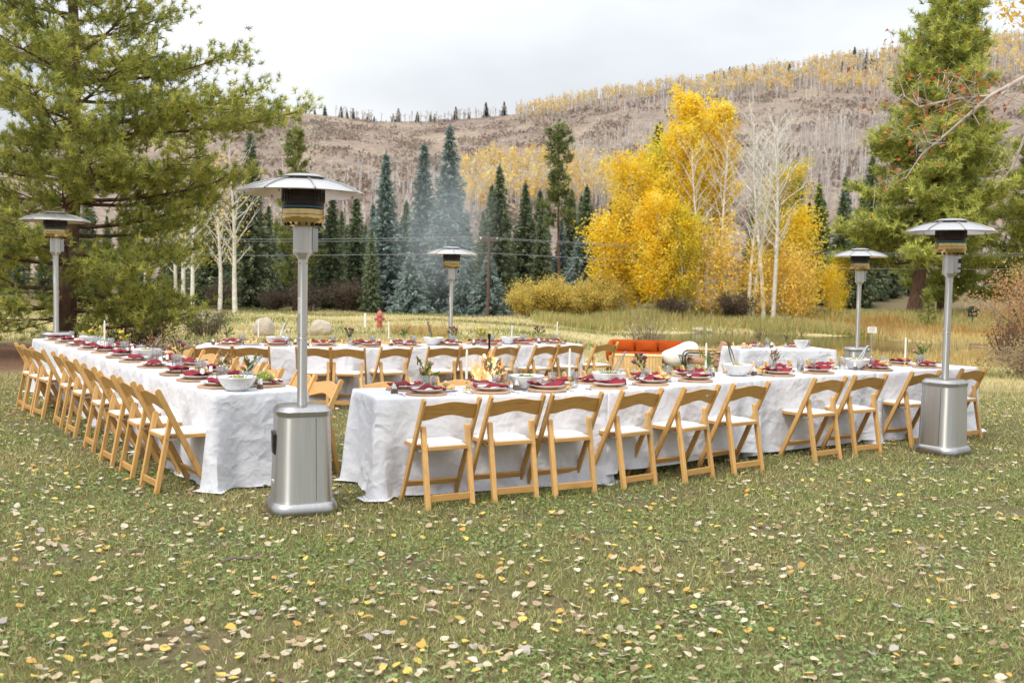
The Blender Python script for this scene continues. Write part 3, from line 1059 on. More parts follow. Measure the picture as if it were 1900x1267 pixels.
# ------------------------------------------------------------------ trees
def needles(pts, dirs, n, L, w, cols, spread=0.9, back=0.8):
    """bottle-brush tufts: n thin needle blades round each twig point"""
    m = len(pts)
    P = np.repeat(pts, n, 0)
    Dn = np.repeat(dirs, n, 0)
    u = rng.uniform(0, 1, (m * n, 1))
    P = P - Dn * u * L * back
    d = Dn * 0.75 + rand_unit(m * n) * spread
    d /= np.linalg.norm(d, axis=1, keepdims=True)
    b = np.cross(d, rand_unit(m * n))
    b /= np.linalg.norm(b, axis=1, keepdims=True) + 1e-9
    LL = L * rng.uniform(0.7, 1.2, (m * n, 1))
    v = np.stack([P - b * w * 0.5, P + b * w * 0.5, P + d * LL], 1).reshape(-1, 3)
    c = np.array(cols)[rng.integers(0, len(cols), m)] * (1 + rng.normal(0, 0.12, (m, 1)))
    c = np.repeat(c, n, 0) * (1 + rng.normal(0, 0.08, (m * n, 1)))
    return v, np.arange(3 * m * n).reshape(-1, 3), np.repeat(np.clip(c, 0, 1), 3, 0)

def make_pine(seed, H, prof, z_lo, n_limbs, tuft, cols, r0, lean=(0, 0), bark='pinebark', step=0.2, subk=0.34, seg=8, dead=0, extra=(), dens=1):
    rs = np.random.default_rng(seed)
    w = MB()
    def trunk(z):
        f = z / H
        return np.array([lean[0] * f + 0.12 * math.sin(f * 5), lean[1] * f + 0.1 * math.sin(f * 4 + 1), z])
    zs = np.linspace(0, H, 14)
    w.tube([trunk(z) - (0, 0, 0.15 if i == 0 else 0) for i, z in enumerate(zs)], [r0 * (1.25 if i == 0 else 1) * (1 - 0.93 * (z / H) ** 0.9) for i, z in enumerate(zs)], seg)
    tp, td = [], []
    limbs = []
    for i in range(n_limbs):
        z0 = z_lo + (H * 0.985 - z_lo) * ((i + rs.uniform(0, 1)) / n_limbs) ** 0.92
        az = i * 2.399 + rs.uniform(-0.5, 0.5)
        limbs.append((z0, az, prof(z0 / H) * rs.uniform(0.62, 1.12), None))
    limbs += [(z, a, ln, None) for z, a, ln in extra]
    for z0, az, Lb, _ in limbs:
        f = z0 / H
        hd = np.array([math.cos(az), math.sin(az), 0])
        sd = np.array([-math.sin(az), math.cos(az), 0])
        a = -0.22 + 0.55 * f + rs.uniform(-0.1, 0.1)
        b_ = 0.22 + rs.uniform(-0.05, 0.1)
        st = trunk(z0)
        kink = rs.uniform(-0.1, 0.1, 2)
        def lp(t):
            return st + hd * Lb * t + sd * Lb * (kink[0] * math.sin(t * 4) + kink[1] * t * t) + np.array([0, 0, Lb * (a * t + b_ * t * t)])
        rl = r0 * 0.26 * (1 - 0.75 * f) * min(1, Lb / 2.0) + 0.006
        tsp = np.linspace(0, 1, 7)
        w.tube([lp(t) for t in tsp], [rl * (1 - 0.85 * t) for t in tsp], 5, False)
        ns = max(3, int(Lb / 0.21))
        for k in range(ns):
            t = 0.22 + 0.78 * (k + rs.uniform(0, 1)) / ns
            side = 1 if k % 2 else -1
            ls = Lb * subk * (1.15 - 0.75 * t) * rs.uniform(0.6, 1.25) + 0.12
            d = hd * rs.uniform(0.45, 0.9) + sd * side * rs.uniform(0.5, 1.0) + np.array([0, 0, rs.uniform(-0.05, 0.45)])
            d /= np.linalg.norm(d)
            p0 = lp(t)
            w.tube([p0, p0 + d * ls * 0.5 + (0, 0, 0.02), p0 + d * ls + (0, 0, 0.1 * ls)], [rl * 0.3 + 0.003, rl * 0.18 + 0.002, 0.002], 3, False)
            nt = max(2, int(ls / step))
            for j in range(nt):
                q = 0.3 + 0.7 * (j + 1) / nt
                for rep in range(dens):
                    off = rs.normal(0, 0.06 + 0.05 * rep, 3) * (step / 0.18)
                    tp.append(p0 + d * ls * q + np.array([0, 0, 0.1 * ls * q * q]) + off)
                    dd = d * 0.8 + np.array([0, 0, rs.uniform(0.25, 0.9)]) + rs.normal(0, 0.25, 3)
                    td.append(dd / np.linalg.norm(dd))
        for q in (0.9, 1.0):
            tp.append(lp(q))
            dd = hd + np.array([0, 0, 0.6])
            td.append(dd / np.linalg.norm(dd))
    for k in range(dead):
        z0 = rs.uniform(0.04, 0.35) * H
        az = rs.uniform(0, 6.28)
        st = trunk(z0)
        e = st + np.array([math.cos(az), math.sin(az), rs.uniform(-0.3, 0.1)]) * prof(0.2) * rs.uniform(0.3, 0.7)
        w.tube([st, (st + e) / 2 + rs.normal(0, 0.06, 3), e], [0.02, 0.012, 0.004], 4, False)
    n, L, wd = tuft
    v, t, c = needles(np.array(tp), np.array(td), n, L, wd, cols)
    return w.build('trunk', bark, 60), tri_mesh('crown', v, t, c, 'needle')

def make_spruce(seed, H, Rb, cols, gap=0.24, z_lo=0.04, up=0.0, shag=1.0, sz=0.36):
    rs = np.random.default_rng(seed)
    w = MB()
    w.tube([(0, 0, -0.2), (0, 0, H * 0.5), (0, 0, H)], [0.016 * H, 0.009 * H, 0.01], 6)
    cs, ds = [], []
    z = z_lo * H
    while z < H * 0.985:
        f = z / H
        r = Rb * (1 - f) ** 0.82 * (0.55 + 0.45 * min(1, f / 0.12)) + 0.06
        nb = max(4, int(5 + 9 * (1 - f)))
        ph = rs.uniform(0, 6.28)
        for i in range(nb):
            az = ph + 2 * math.pi * i / nb + rs.uniform(-0.3, 0.3)
            Lb = r * rs.uniform(0.62, 1.14)
            drop = (-0.34 + 0.75 * f * f + up) * Lb
            hd = np.array([math.cos(az), math.sin(az), 0])
            sd = np.array([-math.sin(az), math.cos(az), 0])
            ns = max(2, int(Lb / 0.17))
            for k in range(ns):
                t = (k + rs.uniform(0.2, 1)) / ns
                wid = 0.34 * Lb * (1 - t) * shag + 0.05
                for m in range(6):
                    s = rs.uniform(-1, 1)
                    p = hd * Lb * t + sd * wid * s + np.array([0, 0, z + drop * t + 0.16 * Lb * t * t - abs(s) * 0.12 * wid + rs.normal(0, 0.09)])
                    cs.append(p)
                    ds.append(hd * 0.8 + sd * s * 0.8 + np.array([0, 0, rs.uniform(-0.45, 0.15)]))
        z += gap * rs.uniform(0.75, 1.25) * (1.15 - 0.5 * f)
    for k in range(14):
        cs.append(np.array([0, 0, H * (0.95 + 0.005 * k)]))
        ds.append(np.array([rs.normal(0, 0.3), rs.normal(0, 0.3), 1.0]))
    cs, ds = np.array(cs), np.array(ds)
    ds /= np.linalg.norm(ds, axis=1, keepdims=True)
    n = len(cs)
    v, t = shards(cs, sz * rng.uniform(0.7, 1.3, n), sz * 0.36, ds, 0.35)
    return w.build('trunk', 'greybark', 60), tri_mesh('crown', v, t, tint_mix(n, cols, 3, 0.2), 'needle')

def make_aspen(seed, H, Wd, cols, z_lo=0.15, nb=46, ncl=4, per=40, leaf=0.13, trunks=1, r0=0.11, bare=False, spread=0.26, twig=0, rise=(0.8, 1.5)):
    rs = np.random.default_rng(seed)
    w = MB()
    cl = []
    for tr in range(trunks):
        b0 = np.array([rs.uniform(-0.5, 0.5), rs.uniform(-0.4, 0.4), 0]) * (trunks > 1)
        ln = np.array([rs.uniform(-0.09, 0.09), rs.uniform(-0.06, 0.06)]) * H
        Ht = H * (1 if tr == 0 else rs.uniform(0.7, 0.96))
        wv = rs.uniform(0, 6)
        def tp(z):
            f = z / Ht
            return b0 + np.array([ln[0] * f + 0.1 * math.sin(f * 6 + wv), ln[1] * f + 0.1 * math.cos(f * 5 + wv), z])
        zs = np.linspace(0, Ht * 0.97, 11)
        w.tube([tp(z) - (0, 0, 0.2 if i == 0 else 0) for i, z in enumerate(zs)], [r0 * (1 - 0.9 * (z / Ht)) + 0.006 for z in zs], 7)
        for i in range(nb // trunks):
            f = z_lo + (0.97 - z_lo) * (i + rs.uniform(0, 1)) / (nb // trunks)
            p0 = tp(f * Ht)
            az = i * 2.4 + rs.uniform(-0.6, 0.6)
            pw = math.sin(math.pi * min(1, (f - z_lo) / (1.02 - z_lo) * 0.86 + 0.12)) ** 0.8
            L = Wd * pw * rs.uniform(0.65, 1.15) + 0.12
            up = rs.uniform(*rise) if not bare else rs.uniform(0.8, 1.6)
            d = np.array([math.cos(az), math.sin(az), up])
            pts = [p0 + d * L * t + np.array([0, 0, 0.12 * L * t * t]) + rs.normal(0, 0.03 * L, 3) * (t > 0) for t in (0, 0.35, 0.7, 1)]
            rb = r0 * 0.34 * (1 - f * 0.7)
            w.tube(pts, [rb, rb * 0.65, rb * 0.4, 0.004], 4, False)
            for k in range(twig):
                t = rs.uniform(0.25, 1)
                q = p0 + d * L * t
                e = d / np.linalg.norm(d) * 0.5 + rs.normal(0, 0.5, 3) + np.array([0, 0, 0.4])
                Lt = L * rs.uniform(0.25, 0.5)
                w.tube([q, q + e * Lt * 0.5, q + e * Lt + rs.normal(0, 0.05, 3)], [rb * 0.35, rb * 0.22, 0.003], 3, False)
            for k in range(ncl):
                t = 0.3 + 0.75 * (k + rs.uniform(0, 1)) / max(1, ncl)
                cl.append(p0 + d * L * t + rs.normal(0, 0.10, 3))
        cl.append(tp(Ht * 0.97))
    tm = w.build('trunk', 'aspenbark', 60)
    if per == 0:
        return tm, None
    cl = np.array(cl)
    c = np.repeat(cl, per, 0) + rng.normal(0, spread, (len(cl) * per, 3)) * [1, 1, 1.15]
    n = len(c)
    v, t = shards(c, leaf * rng.uniform(0.7, 1.3, n), leaf * 0.95)
    cc = np.array(cols)[rng.integers(0, len(cols), len(cl))]
    cc = np.repeat(cc, per, 0) * (1 + rng.normal(0, 0.1, (n, 1)))
    return tm, tri_mesh('crown', v, t, np.repeat(np.clip(cc, 0, 1), 3, 0), 'aspenleaf')

def make_shrub(seed, H, Wd, cols, nst=26, per=220, leaf=0.09, bark='greybark', r=0.012):
    rs = np.random.default_rng(seed)
    w = MB()
    cs = []
    for i in range(nst):
        az = rs.uniform(0, 6.28)
        rr = rs.uniform(0.1, 1) ** 0.6
        e = np.array([math.cos(az) * Wd * rr, math.sin(az) * Wd * rr, H * (1.05 - 0.45 * rr * rr) * rs.uniform(0.75, 1.05)])
        b0 = np.array([math.cos(az) * 0.12 * Wd, math.sin(az) * 0.12 * Wd, -0.1])
        mid = (b0 + e) / 2 + np.array([0, 0, 0.12 * H]) + rs.normal(0, 0.05 * Wd, 3)
        w.tube([b0, mid, e], [r * 1.3, r, r * 0.3], 4, False)
        for k in range(3):
            q = b0 + (e - b0) * rs.uniform(0.4, 0.9)
            w.tube([q, q + np.array([rs.normal(0, 0.2), rs.normal(0, 0.2), 0.35]) * Wd * 0.6], [r * 0.5, r * 0.15], 3, False)
        t = rs.uniform(0.25, 1.06, per)
        cs.append(b0 * (1 - t[:, None]) ** 2 + 2 * mid * ((1 - t) * t)[:, None] + e * (t ** 2)[:, None] + rs.normal(0, 0.11 * Wd, (per, 3)))
    tm = w.build('stems', bark, 60)
    if per == 0:
        return tm, None
    c = np.concatenate(cs)
    c[:, 2] = np.maximum(c[:, 2], 0.03)
    v, t = shards(c, leaf * rng.uniform(0.6, 1.3, len(c)), leaf * 0.7)
    return tm, tri_mesh('foliage', v, t, tint_mix(len(c), cols, 3, 0.15), 'aspenleaf')

PINE_C = [(0.34, 0.365, 0.085), (0.43, 0.44, 0.10), (0.25, 0.29, 0.075), (0.52, 0.51, 0.12)]
PINE_F = [(0.42, 0.46, 0.11), (0.52, 0.54, 0.13), (0.32, 0.37, 0.10), (0.60, 0.60, 0.15)]
SPR_BLUE = [(0.21, 0.275, 0.245), (0.26, 0.32, 0.29), (0.17, 0.23, 0.20), (0.30, 0.36, 0.34)]
SPR_GREEN = [(0.175, 0.22, 0.12), (0.215, 0.25, 0.14), (0.14, 0.19, 0.12), (0.25, 0.275, 0.14)]
SPR_LITE = [(0.22, 0.29, 0.09), (0.18, 0.24, 0.085), (0.27, 0.32, 0.11)]
ASP_Y = [(0.90, 0.66, 0.03), (0.92, 0.71, 0.06), (0.86, 0.58, 0.03), (0.90, 0.74, 0.14)]
ASP_YG = [(0.88, 0.68, 0.05), (0.74, 0.66, 0.08), (0.90, 0.68, 0.04), (0.62, 0.60, 0.11)]
ASP_O = [(0.88, 0.64, 0.12), (0.85, 0.58, 0.12), (0.88, 0.70, 0.18)]

def tree(name, label, loc, meshes, scale=1.0, rz=0.0, group=None, second='crown', first='trunk'):
    ps = [(first, meshes[0])]
    if meshes[1] is not None:
        ps.append((second, meshes[1]))
    return thing(name, label, 'tree' if first == 'trunk' else 'shrub', loc, rz, group, ps, scale)

# the big pine beside the long table
big = make_pine(3, 14.5, lambda f: 4.2 * (1 - f) ** 0.62 * (0.62 + 0.38 * min(1, f / 0.32)), 0.7, 104, (26, 0.135, 0.015), PINE_C, 0.21, (0.3, 0.2), step=0.16, dead=26, dens=4,
                extra=[(4.7, 0.05, 4.6), (4.9, -0.25, 4.2), (3.3, 0.1, 3.5), (3.5, -0.4, 3.3), (5.8, -0.1, 3.4), (2.2, -0.2, 2.7), (1.4, -0.5, 2.5), (1.0, 0.0, 2.4)])
tree('pine_tree', 'large spreading yellow-green pine standing behind the far end of the pine-side table row', (-9.5, 21.0, hz(-9.5, 21) - 0.05), big)
edge = make_pine(11, 11.0, lambda f: 3.0 * (1 - f) ** 0.7, 0.6, 50, (18, 0.17, 0.02), PINE_C, 0.18, step=0.2, dead=8, dens=3)
tree('pine_tree', 'smaller pine crowding the far flank of the large spreading pine', (-14.2, 23.5, hz(-14.2, 23.5) - 0.05), edge)
# the big leaning pine across the pond
far = make_pine(21, 22.5, lambda f: 5.6 * (1 - f) ** 0.7 * (0.75 + 0.25 * min(1, f / 0.2)), 3.2, 130, (14, 0.40, 0.06), PINE_F, 0.46, (2.0, 0), step=0.3, subk=0.36, dens=3)
tree('pine_tree', 'huge full pine with a red-brown leaning trunk across the pond', (25.0, 62.0, hz(25, 62) - 0.05), far)
far2 = make_pine(22, 17.0, lambda f: 4.2 * (1 - f) ** 0.75, 1.2, 84, (12, 0.40, 0.06), PINE_F, 0.32, step=0.32, dens=3)
tree('pine_tree', 'pine filling in behind the rusty shrub at the pond end', (33.5, 63.0, hz(33.5, 63) - 0.05), far2)
tree('pine_tree', 'broad pine standing just beyond the huge leaning pine', (30.2, 70.0, hz(30.2, 70) - 0.05), far2, 0.95, 2.0)
sap = make_pine(31, 2.2, lambda f: 0.62 * (1 - f) ** 0.7, 0.15, 26, (14, 0.13, 0.026), [(0.27, 0.33, 0.06), (0.32, 0.36, 0.08)], 0.04, step=0.16)
tree('pine_sapling', 'small bright green pine sapling near the leaning pine trunk', (22.9, 55.0, hz(22.9, 55) - 0.03), sap)

sA = make_spruce(1, 11.5, 2.3, SPR_BLUE, 0.26)
sB = make_spruce(2, 11.0, 1.75, SPR_BLUE, 0.26)
sC = make_spruce(3, 10.5, 1.8, SPR_GREEN, 0.27)
sD = make_spruce(4, 9.5, 1.7, SPR_GREEN, 0.30, 0.06, 0.1, 1.3)
sE = make_spruce(5, 4.4, 1.9, SPR_BLUE, 0.18, 0.03)
sF = make_spruce(6, 9.5, 1.7, SPR_LITE, 0.30, 0.05, 0.12, 1.3)
sG = make_spruce(7, 5.6, 1.7, [(0.15, 0.18, 0.14), (0.19, 0.21, 0.17)], 0.5, 0.02, 0.0, 1.2, 0.6)
pM = make_pine(41, 11.8, lambda f: 1.9 * (1 - f) ** 0.5 * min(1, (f - 0.12) / 0.25 + 0.35), 1.6, 46, (10, 0.34, 0.06), [(0.25, 0.28, 0.075), (0.30, 0.32, 0.085), (0.20, 0.24, 0.075)], 0.16, (0.1, 0.1), step=0.26, dens=3)
pT = make_pine(43, 12.5, lambda f: 1.45 * (0.75 if 0.62 < f < 0.74 else 1.0) * (1.05 - f) ** 0.35 * (0.2 if 0.73 < f < 0.78 else 1), 5.7, 34, (10, 0.34, 0.06), [(0.19, 0.225, 0.075), (0.23, 0.26, 0.085), (0.15, 0.19, 0.065)], 0.13, (0.5, 0), step=0.24, dens=3)
FOR = [  # x, y, height, kind, label
    (-20.8, 68.0, 10.4, sD, 'mid green conifer behind the white bare aspen trunks'),
    (-22.6, 72.0, 12.4, sC, 'tall green spruce rising over the bare aspen trunks'),
    (-17.4, 66.0, 11.6, sC, 'slim dark spruce between the bare aspens and the yellow-green pine'),
    (-14.0, 64.0, 11.8, pM, 'yellow-green pine with orange trunk behind the corner heater'),
    (-12.0, 66.0, 8.0, sC, 'shorter dark spruce next to the orange-trunked pine'),
    (-10.9, 69.0, 8.2, sD, 'loose dark green conifer between the dark spruce and the grey-green spruce'),
    (-8.5, 66.0, 10.6, sB, 'pointed grey-green spruce apart from the pair of blue spruces'),
    (-8.9, 62.5, 5.2, sD, 'young green conifer at the foot of the pointed grey-green spruce'),
    (-6.0, 66.0, 11.2, sB, 'narrow blue spruce beside the tallest blue spruce'),
    (-6.3, 61.5, 3.8, sE, 'low bushy blue spruce in front of the narrow blue spruce'),
    (-4.2, 64.0, 11.9, sA, 'tallest broad blue spruce, its foot in smoke'),
    (-3.1, 60.5, 3.0, sE, 'small blue spruce at the foot of the tallest blue spruce'),
    (-1.0, 66.0, 9.8, sC, 'dark green spruce behind the utility pole'),
    (-1.5, 60.2, 3.8, sE, 'low wide dark spruce around the foot of the utility pole'),
    (0.8, 74.0, 9.2, sD, 'dull green conifer between utility pole and tall bare-stemmed pine'),
    (1.9, 70.0, 7.2, sC, 'small dark conifer at the foot of the bare-stemmed pine'),
    (3.2, 68.0, 12.6, pT, 'tall pine with long bare red stem and two-tiered crown'),
    (5.4, 75.0, 8.3, sD, 'dull green conifer between the bare-stemmed pine and the golden aspens'),
    (7.0, 76.0, 6.8, sC, 'dark conifer against the edge of the golden aspens'),
    (4.6, 66.0, 5.0, sE, 'bluish low conifer above the yellow willow shrubs'),
    (11.4, 80.0, 14.3, sC, 'tall dark spruce poking out behind the golden aspens'),
    (24.1, 85.0, 10.7, sC, 'dark spruce behind the small pointed golden aspen'),
    (24.3, 80.0, 9.6, sF, 'bright light green conifer behind the shore heater'),
    (27.7, 84.0, 10.8, sB, 'blue-green spruce beside the light green conifer'),
    (30.6, 86.0, 12.4, sD, 'deep green conifer touching the huge leaning pine'),
    (21.2, 88.0, 9.4, sC, 'dark conifer just behind the small golden aspen')]
for x, y, h, ms, lab in FOR:
    H0 = {id(sA): 11.5, id(sB): 11.0, id(sC): 10.5, id(sD): 9.5, id(sE): 4.4, id(sF): 9.5, id(pM): 11.8, id(pT): 12.5}[id(ms)]
    tree('pine_tree' if ms in (pM, pT) else 'spruce_tree', lab, (x, y, hz(x, y) - 0.1), ms, h / H0, random.uniform(0, 6.28), 'conifers along the meadow edge')
k = 0
for u0, u1, n in ((-0.35, -0.26, 9), (-0.26, -0.10, 18), (-0.10, 0.10, 20), (0.26, 0.40, 10), (-0.52, -0.36, 8)):
    for i in range(n):
        u = u0 + (u1 - u0) * (i + random.uniform(0.1, 0.9)) / n
        y = random.uniform(71, 96)
        ms, H0 = random.choice([(sC, 10.5), (sD, 9.5), (sB, 11.0), (sD, 9.5)])
        tree('spruce_tree', 'shadowy conifer in the packed back rank of the forest edge', (u * y, y, hz(u * y, y) - 0.1), ms, random.uniform(6.0, 9.5) / H0, random.uniform(0, 6.28), 'back rank conifers')
# conifers on the skyline and slopes of the hill: too small to show parts
RC = [(-0.226, 0.999), (-0.20, 0.999), (-0.19, 0.998), (-0.174, 0.999), (-0.168, 0.998), (-0.162, 0.999), (-0.148, 0.999), (-0.141, 0.998), (-0.122, 0.999), (-0.117, 0.999), (-0.098, 0.998),
      (-0.085, 0.999), (-0.081, 0.998), (-0.06, 0.999), (-0.047, 0.999), (-0.03, 0.998), (-0.012, 0.999), (0.196, 0.999), (0.205, 0.998), (0.211, 0.999), (0.218, 0.998), (0.227, 0.997),
      (0.246, 0.999), (0.27, 0.998), (0.318, 0.999), (0.323, 0.998), (0.329, 0.998), (0.334, 0.999), (0.34, 0.998), (0.346, 0.999), (0.362, 0.998), (0.375, 0.998), (0.27, 0.90), (0.275, 0.89), (0.282, 0.90),
      (0.302, 0.9), (0.322, 0.905), (0.33, 0.88), (0.338, 0.91), (0.29, 0.88), (0.255, 0.88), (0.262, 0.87), (0.345, 0.9), (0.352, 0.89), (0.12, 0.2), (0.128, 0.19), (0.138, 0.21), (0.107, 0.18)]
for i, (u, s) in enumerate(RC):
    p = hill_point(np.array([u]), np.array([s]))[0]
    lab = 'tiny dark conifer on the skyline of the far hill' if s > 0.99 else ('tiny dark conifer among golden aspens high on the far hill' if s > 0.5 else 'small dark conifer low on the hill above the golden aspens')
    g = 'skyline conifers' if s > 0.99 else ('high hill conifers' if s > 0.5 else 'low hill conifers')
    single('hill_conifer', sG[1], lab, 'tree', p - [0, 0, 0.3], random.uniform(0, 6), g, scale=random.uniform(0.45, 1.35) * (1.0 if s > 0.5 else 1.2))

# the golden aspens by the pond
aT = make_aspen(51, 13.0, 1.2, ASP_Y, 0.30, 60, 5, 38, 0.15, 1, 0.13, spread=0.19, rise=(1.4, 2.6))
aB = make_aspen(52, 9.0, 2.1, ASP_Y, 0.05, 72, 4, 46, 0.15, 2, 0.09)
aG = make_aspen(53, 9.0, 1.5, ASP_YG, 0.08, 56, 5, 36, 0.15, 2, 0.09, spread=0.21, rise=(1.2, 2.2))
aS = make_aspen(54, 5.5, 1.1, ASP_Y, 0.08, 40, 3, 34, 0.13, 2, 0.05)
aO = make_aspen(55, 4.0, 1.0, ASP_O, 0.06, 34, 3, 26, 0.12, 3, 0.035)
aN = make_aspen(56, 12.5, 2.0, ASP_Y, 0.32, 40, 0, 0, 0.1, 1, 0.15, True, twig=5)
aM = make_aspen(57, 9.0, 1.6, ASP_O, 0.28, 34, 1, 5, 0.14, 1, 0.15, True, twig=4, spread=0.35)
ASP = [(7.4, 60.0, 9.0, aB, 'broad golden aspen at the edge of the clump beside the willow shrubs'),
       (6.0, 60.0, 5.6, aS, 'short golden aspen sapling at the willow end of the clump'),
       (9.4, 62.0, 10.4, aG, 'yellow-green aspen between the broad and the tallest golden aspens'),
       (11.6, 63.0, 13.2, aT, 'tallest golden aspen with a bright pointed top'),
       (13.0, 64.0, 12.9, aT, 'second tallest golden aspen beside the bare white trunks'),
       (10.4, 60.5, 11.0, aT, 'golden aspen with a slim white trunk, a step lower than the tallest'),
       (8.4, 58.0, 6.8, aB, 'low golden aspen filling the front of the clump'),
       (10.2, 58.0, 6.2, aG, 'low yellow-green aspen in front of the tallest aspens'),
       (12.0, 58.5, 5.2, aO, 'thin orange-yellow aspen in front of the slim white trunks'),
       (16.4, 63.0, 8.4, aG, 'yellow-green aspen behind the bare white trunks'),
       (17.6, 60.0, 6.2, aS, 'small pointed golden aspen standing apart from the clump'),
       (15.4, 58.0, 4.4, aO, 'thin orange-yellow aspen under the bare white trunks'),
       (13.7, 58.0, 4.0, aO, 'thin orange-yellow aspen sapling beside the slim trunks'),
       (16.6, 57.5, 3.6, aO, 'low thin orange-yellow aspen beside the small pointed aspen'),
       (19.4, 60.0, 3.0, aS, 'tiny golden aspen between clump and leaning pine'),
       (20.8, 64.0, 3.6, aS, 'little golden aspen nearest the leaning pine trunk')]
for x, y, h, ms, lab in ASP:
    H0 = {id(aT): 13.0, id(aB): 9.0, id(aG): 9.0, id(aS): 5.5, id(aO): 4.0}[id(ms)]
    tree('aspen_tree', lab, (x, y, hz(x, y) - 0.05), ms, h / H0, random.uniform(0, 6.28), 'golden aspens by the pond')
for x, y, h, rz, lab in [(13.6, 57.6, 10.6, 0.3, 'bare white aspen trunk next to the golden crown'), (14.4, 57.4, 12.2, 1.9, 'tallest bare white aspen with a fan of leafless twigs'),
                         (15.0, 57.0, 11.6, 4.0, 'bare white aspen leaning outward at the edge of the clump'), (14.0, 57.8, 11.4, 5.2, 'bare white aspen in the middle of the leafless group'),
                         (11.3, 58.9, 10.2, 2.6, 'slim white aspen trunk showing before the tallest golden crown'), (12.2, 58.6, 10.8, 0.9, 'slim white aspen trunk between golden crown and leafless group')]:
    tree('bare_aspen', lab, (x, y, hz(x, y) - 0.05), aN, h / 12.5, rz, 'bare aspens by the pond')
for x, y, h, rz, lab in [(-19.9, 60.0, 8.6, 0.2, 'bare white aspen trunk nearest the big pine'), (-19.1, 59.0, 8.0, 1.2, 'white aspen trunk close beside the one nearest the big pine'), (-20.6, 61, 8.0, 3.3, 'half-hidden white aspen trunk behind the big pine boughs'),
                         (-17.7, 60.0, 8.6, 2.2, 'white aspen trunk alone in the middle of the bare group'), (-16.6, 60.0, 9.6, 4.4, 'white aspen with a few orange leaves nearest the dark spruce'), (-22, 60, 7.5, 5.0, 'white aspen trunk seen through the lower pine boughs')]:
    tree('aspen_tree', lab, (x, y, hz(x, y) - 0.05), aM, h / 9.0, rz, 'bare aspens by the forest edge')

# shrubs
wl_ = make_shrub(61, 2.1, 1.5, [(0.76, 0.60, 0.15), (0.66, 0.55, 0.15), (0.80, 0.57, 0.13), (0.56, 0.50, 0.16)], 34, 260, 0.10)
for i, (x, y, k, lab) in enumerate([(0.9, 58.0, 0.95, 'yellow willow shrub nearest the utility pole'), (2.4, 58.6, 1.05, 'yellow willow shrub below the bare-stemmed pine'),
                                    (3.9, 58.2, 0.95, 'mustard willow shrub between the bare pine stem and the aspens'), (5.3, 58.6, 1.1, 'mustard willow shrub against the golden aspens')]):
    tree('willow_shrub', lab, (x, y, hz(x, y)), wl_, k, i * 1.7, 'willow shrubs at the meadow edge', 'foliage', 'stems')
ub = make_shrub(62, 1.7, 1.3, [(0.13, 0.09, 0.07), (0.17, 0.12, 0.08), (0.10, 0.085, 0.06)], 30, 120, 0.10)
for i, (x, y, k) in enumerate([(-12.9, 62.5, 1.1), (-10.4, 63.0, 1.2), (-15.2, 63, 0.9), (-18.3, 62.5, 1.0), (9.2, 57.0, 0.8), (12.9, 57.2, 1.0)]):
    tree('brown_shrub', 'dull brown leafless shrub in the shade of the forest edge', (x, y, hz(x, y)), ub, k, i * 1.3, 'brown undergrowth shrubs', 'foliage', 'stems')
gs = make_shrub(63, 1.0, 0.85, [(0.12, 0.13, 0.05), (0.16, 0.15, 0.06), (0.20, 0.15, 0.08)], 26, 110, 0.05)
tree('green_shrub', 'dark olive shrub growing against the biggest pale boulder', (-9.1, 29.5, hz(-9.1, 29.5) - 0.02), gs, 1.0, 0, None, 'foliage', 'stems')
tree('green_shrub', 'dark olive shrub between the big pine and the boulders', (-9.9, 27.0, hz(-9.9, 27) - 0.02), gs, 0.9, 2, None, 'foliage', 'stems')
bs = make_shrub(64, 1.2, 1.6, [(0.14, 0.085, 0.05), (0.19, 0.12, 0.07), (0.11, 0.075, 0.05)], 40, 60, 0.06)
for i, (x, y, k, lab) in enumerate([(-10.8, 18.2, 0.9, 'brown dead brush under the big pine boughs'), (-13.0, 18.6, 0.9, 'brown dead brush on the outer side of the big pine trunk'), (-8.4, 21.8, 0.8, 'brown dead brush on the meadow side of the big pine trunk')]):
    tree('dead_brush', lab, (x, y, hz(x, y) - 0.05), bs, k, i, None, 'foliage', 'stems')
gy_ = make_shrub(65, 1.7, 1.0, GOLD, 60, 4, 0.05, 'greybark', 0.008)
tree('twiggy_shrub', 'pale grey leafless twiggy shrub on the shore behind the orange sofa', (4.6, 34.0, hz(4.6, 34) - 0.02), gy_, 1.0, 0, None, 'foliage', 'stems')
rb = make_shrub(66, 3.0, 2.1, [(0.62, 0.36, 0.17), (0.66, 0.44, 0.22), (0.56, 0.30, 0.14)], 56, 150, 0.075, 'greybark', 0.014)
tree('rusty_shrub', 'tall rusty orange shrub at the pathside beyond the wooden bench', (15.6, 29.0, hz(15.6, 29) - 0.03), rb, 1.0, 0, None, 'foliage', 'stems')
db = make_shrub(67, 1.5, 0.6, [(0.16, 0.10, 0.07), (0.22, 0.13, 0.09)], 34, 24, 0.06, 'pinebark', 0.012)
tree('dead_shrub', 'dark brown dead stems standing before the rusty shrub', (13.9, 28.0, hz(13.9, 28) - 0.03), db, 1.0, 0, None, 'foliage', 'stems')
mg = make_shrub(68, 0.75, 1.5, [(0.34, 0.26, 0.15), (0.28, 0.20, 0.13), (0.40, 0.31, 0.17)], 60, 70, 0.07, 'greybark', 0.006)
tree('low_shrub', 'low mauve-brown bush spreading over the grass beside the path', (11.6, 21.0, hz(11.6, 21) - 0.03), mg, 1.0, 0, None, 'foliage', 'stems')
tree('low_shrub', 'second low mauve-brown bush below the dead stems', (13.3, 23.5, hz(13.3, 23.5) - 0.03), mg, 1.1, 2, None, 'foliage', 'stems')

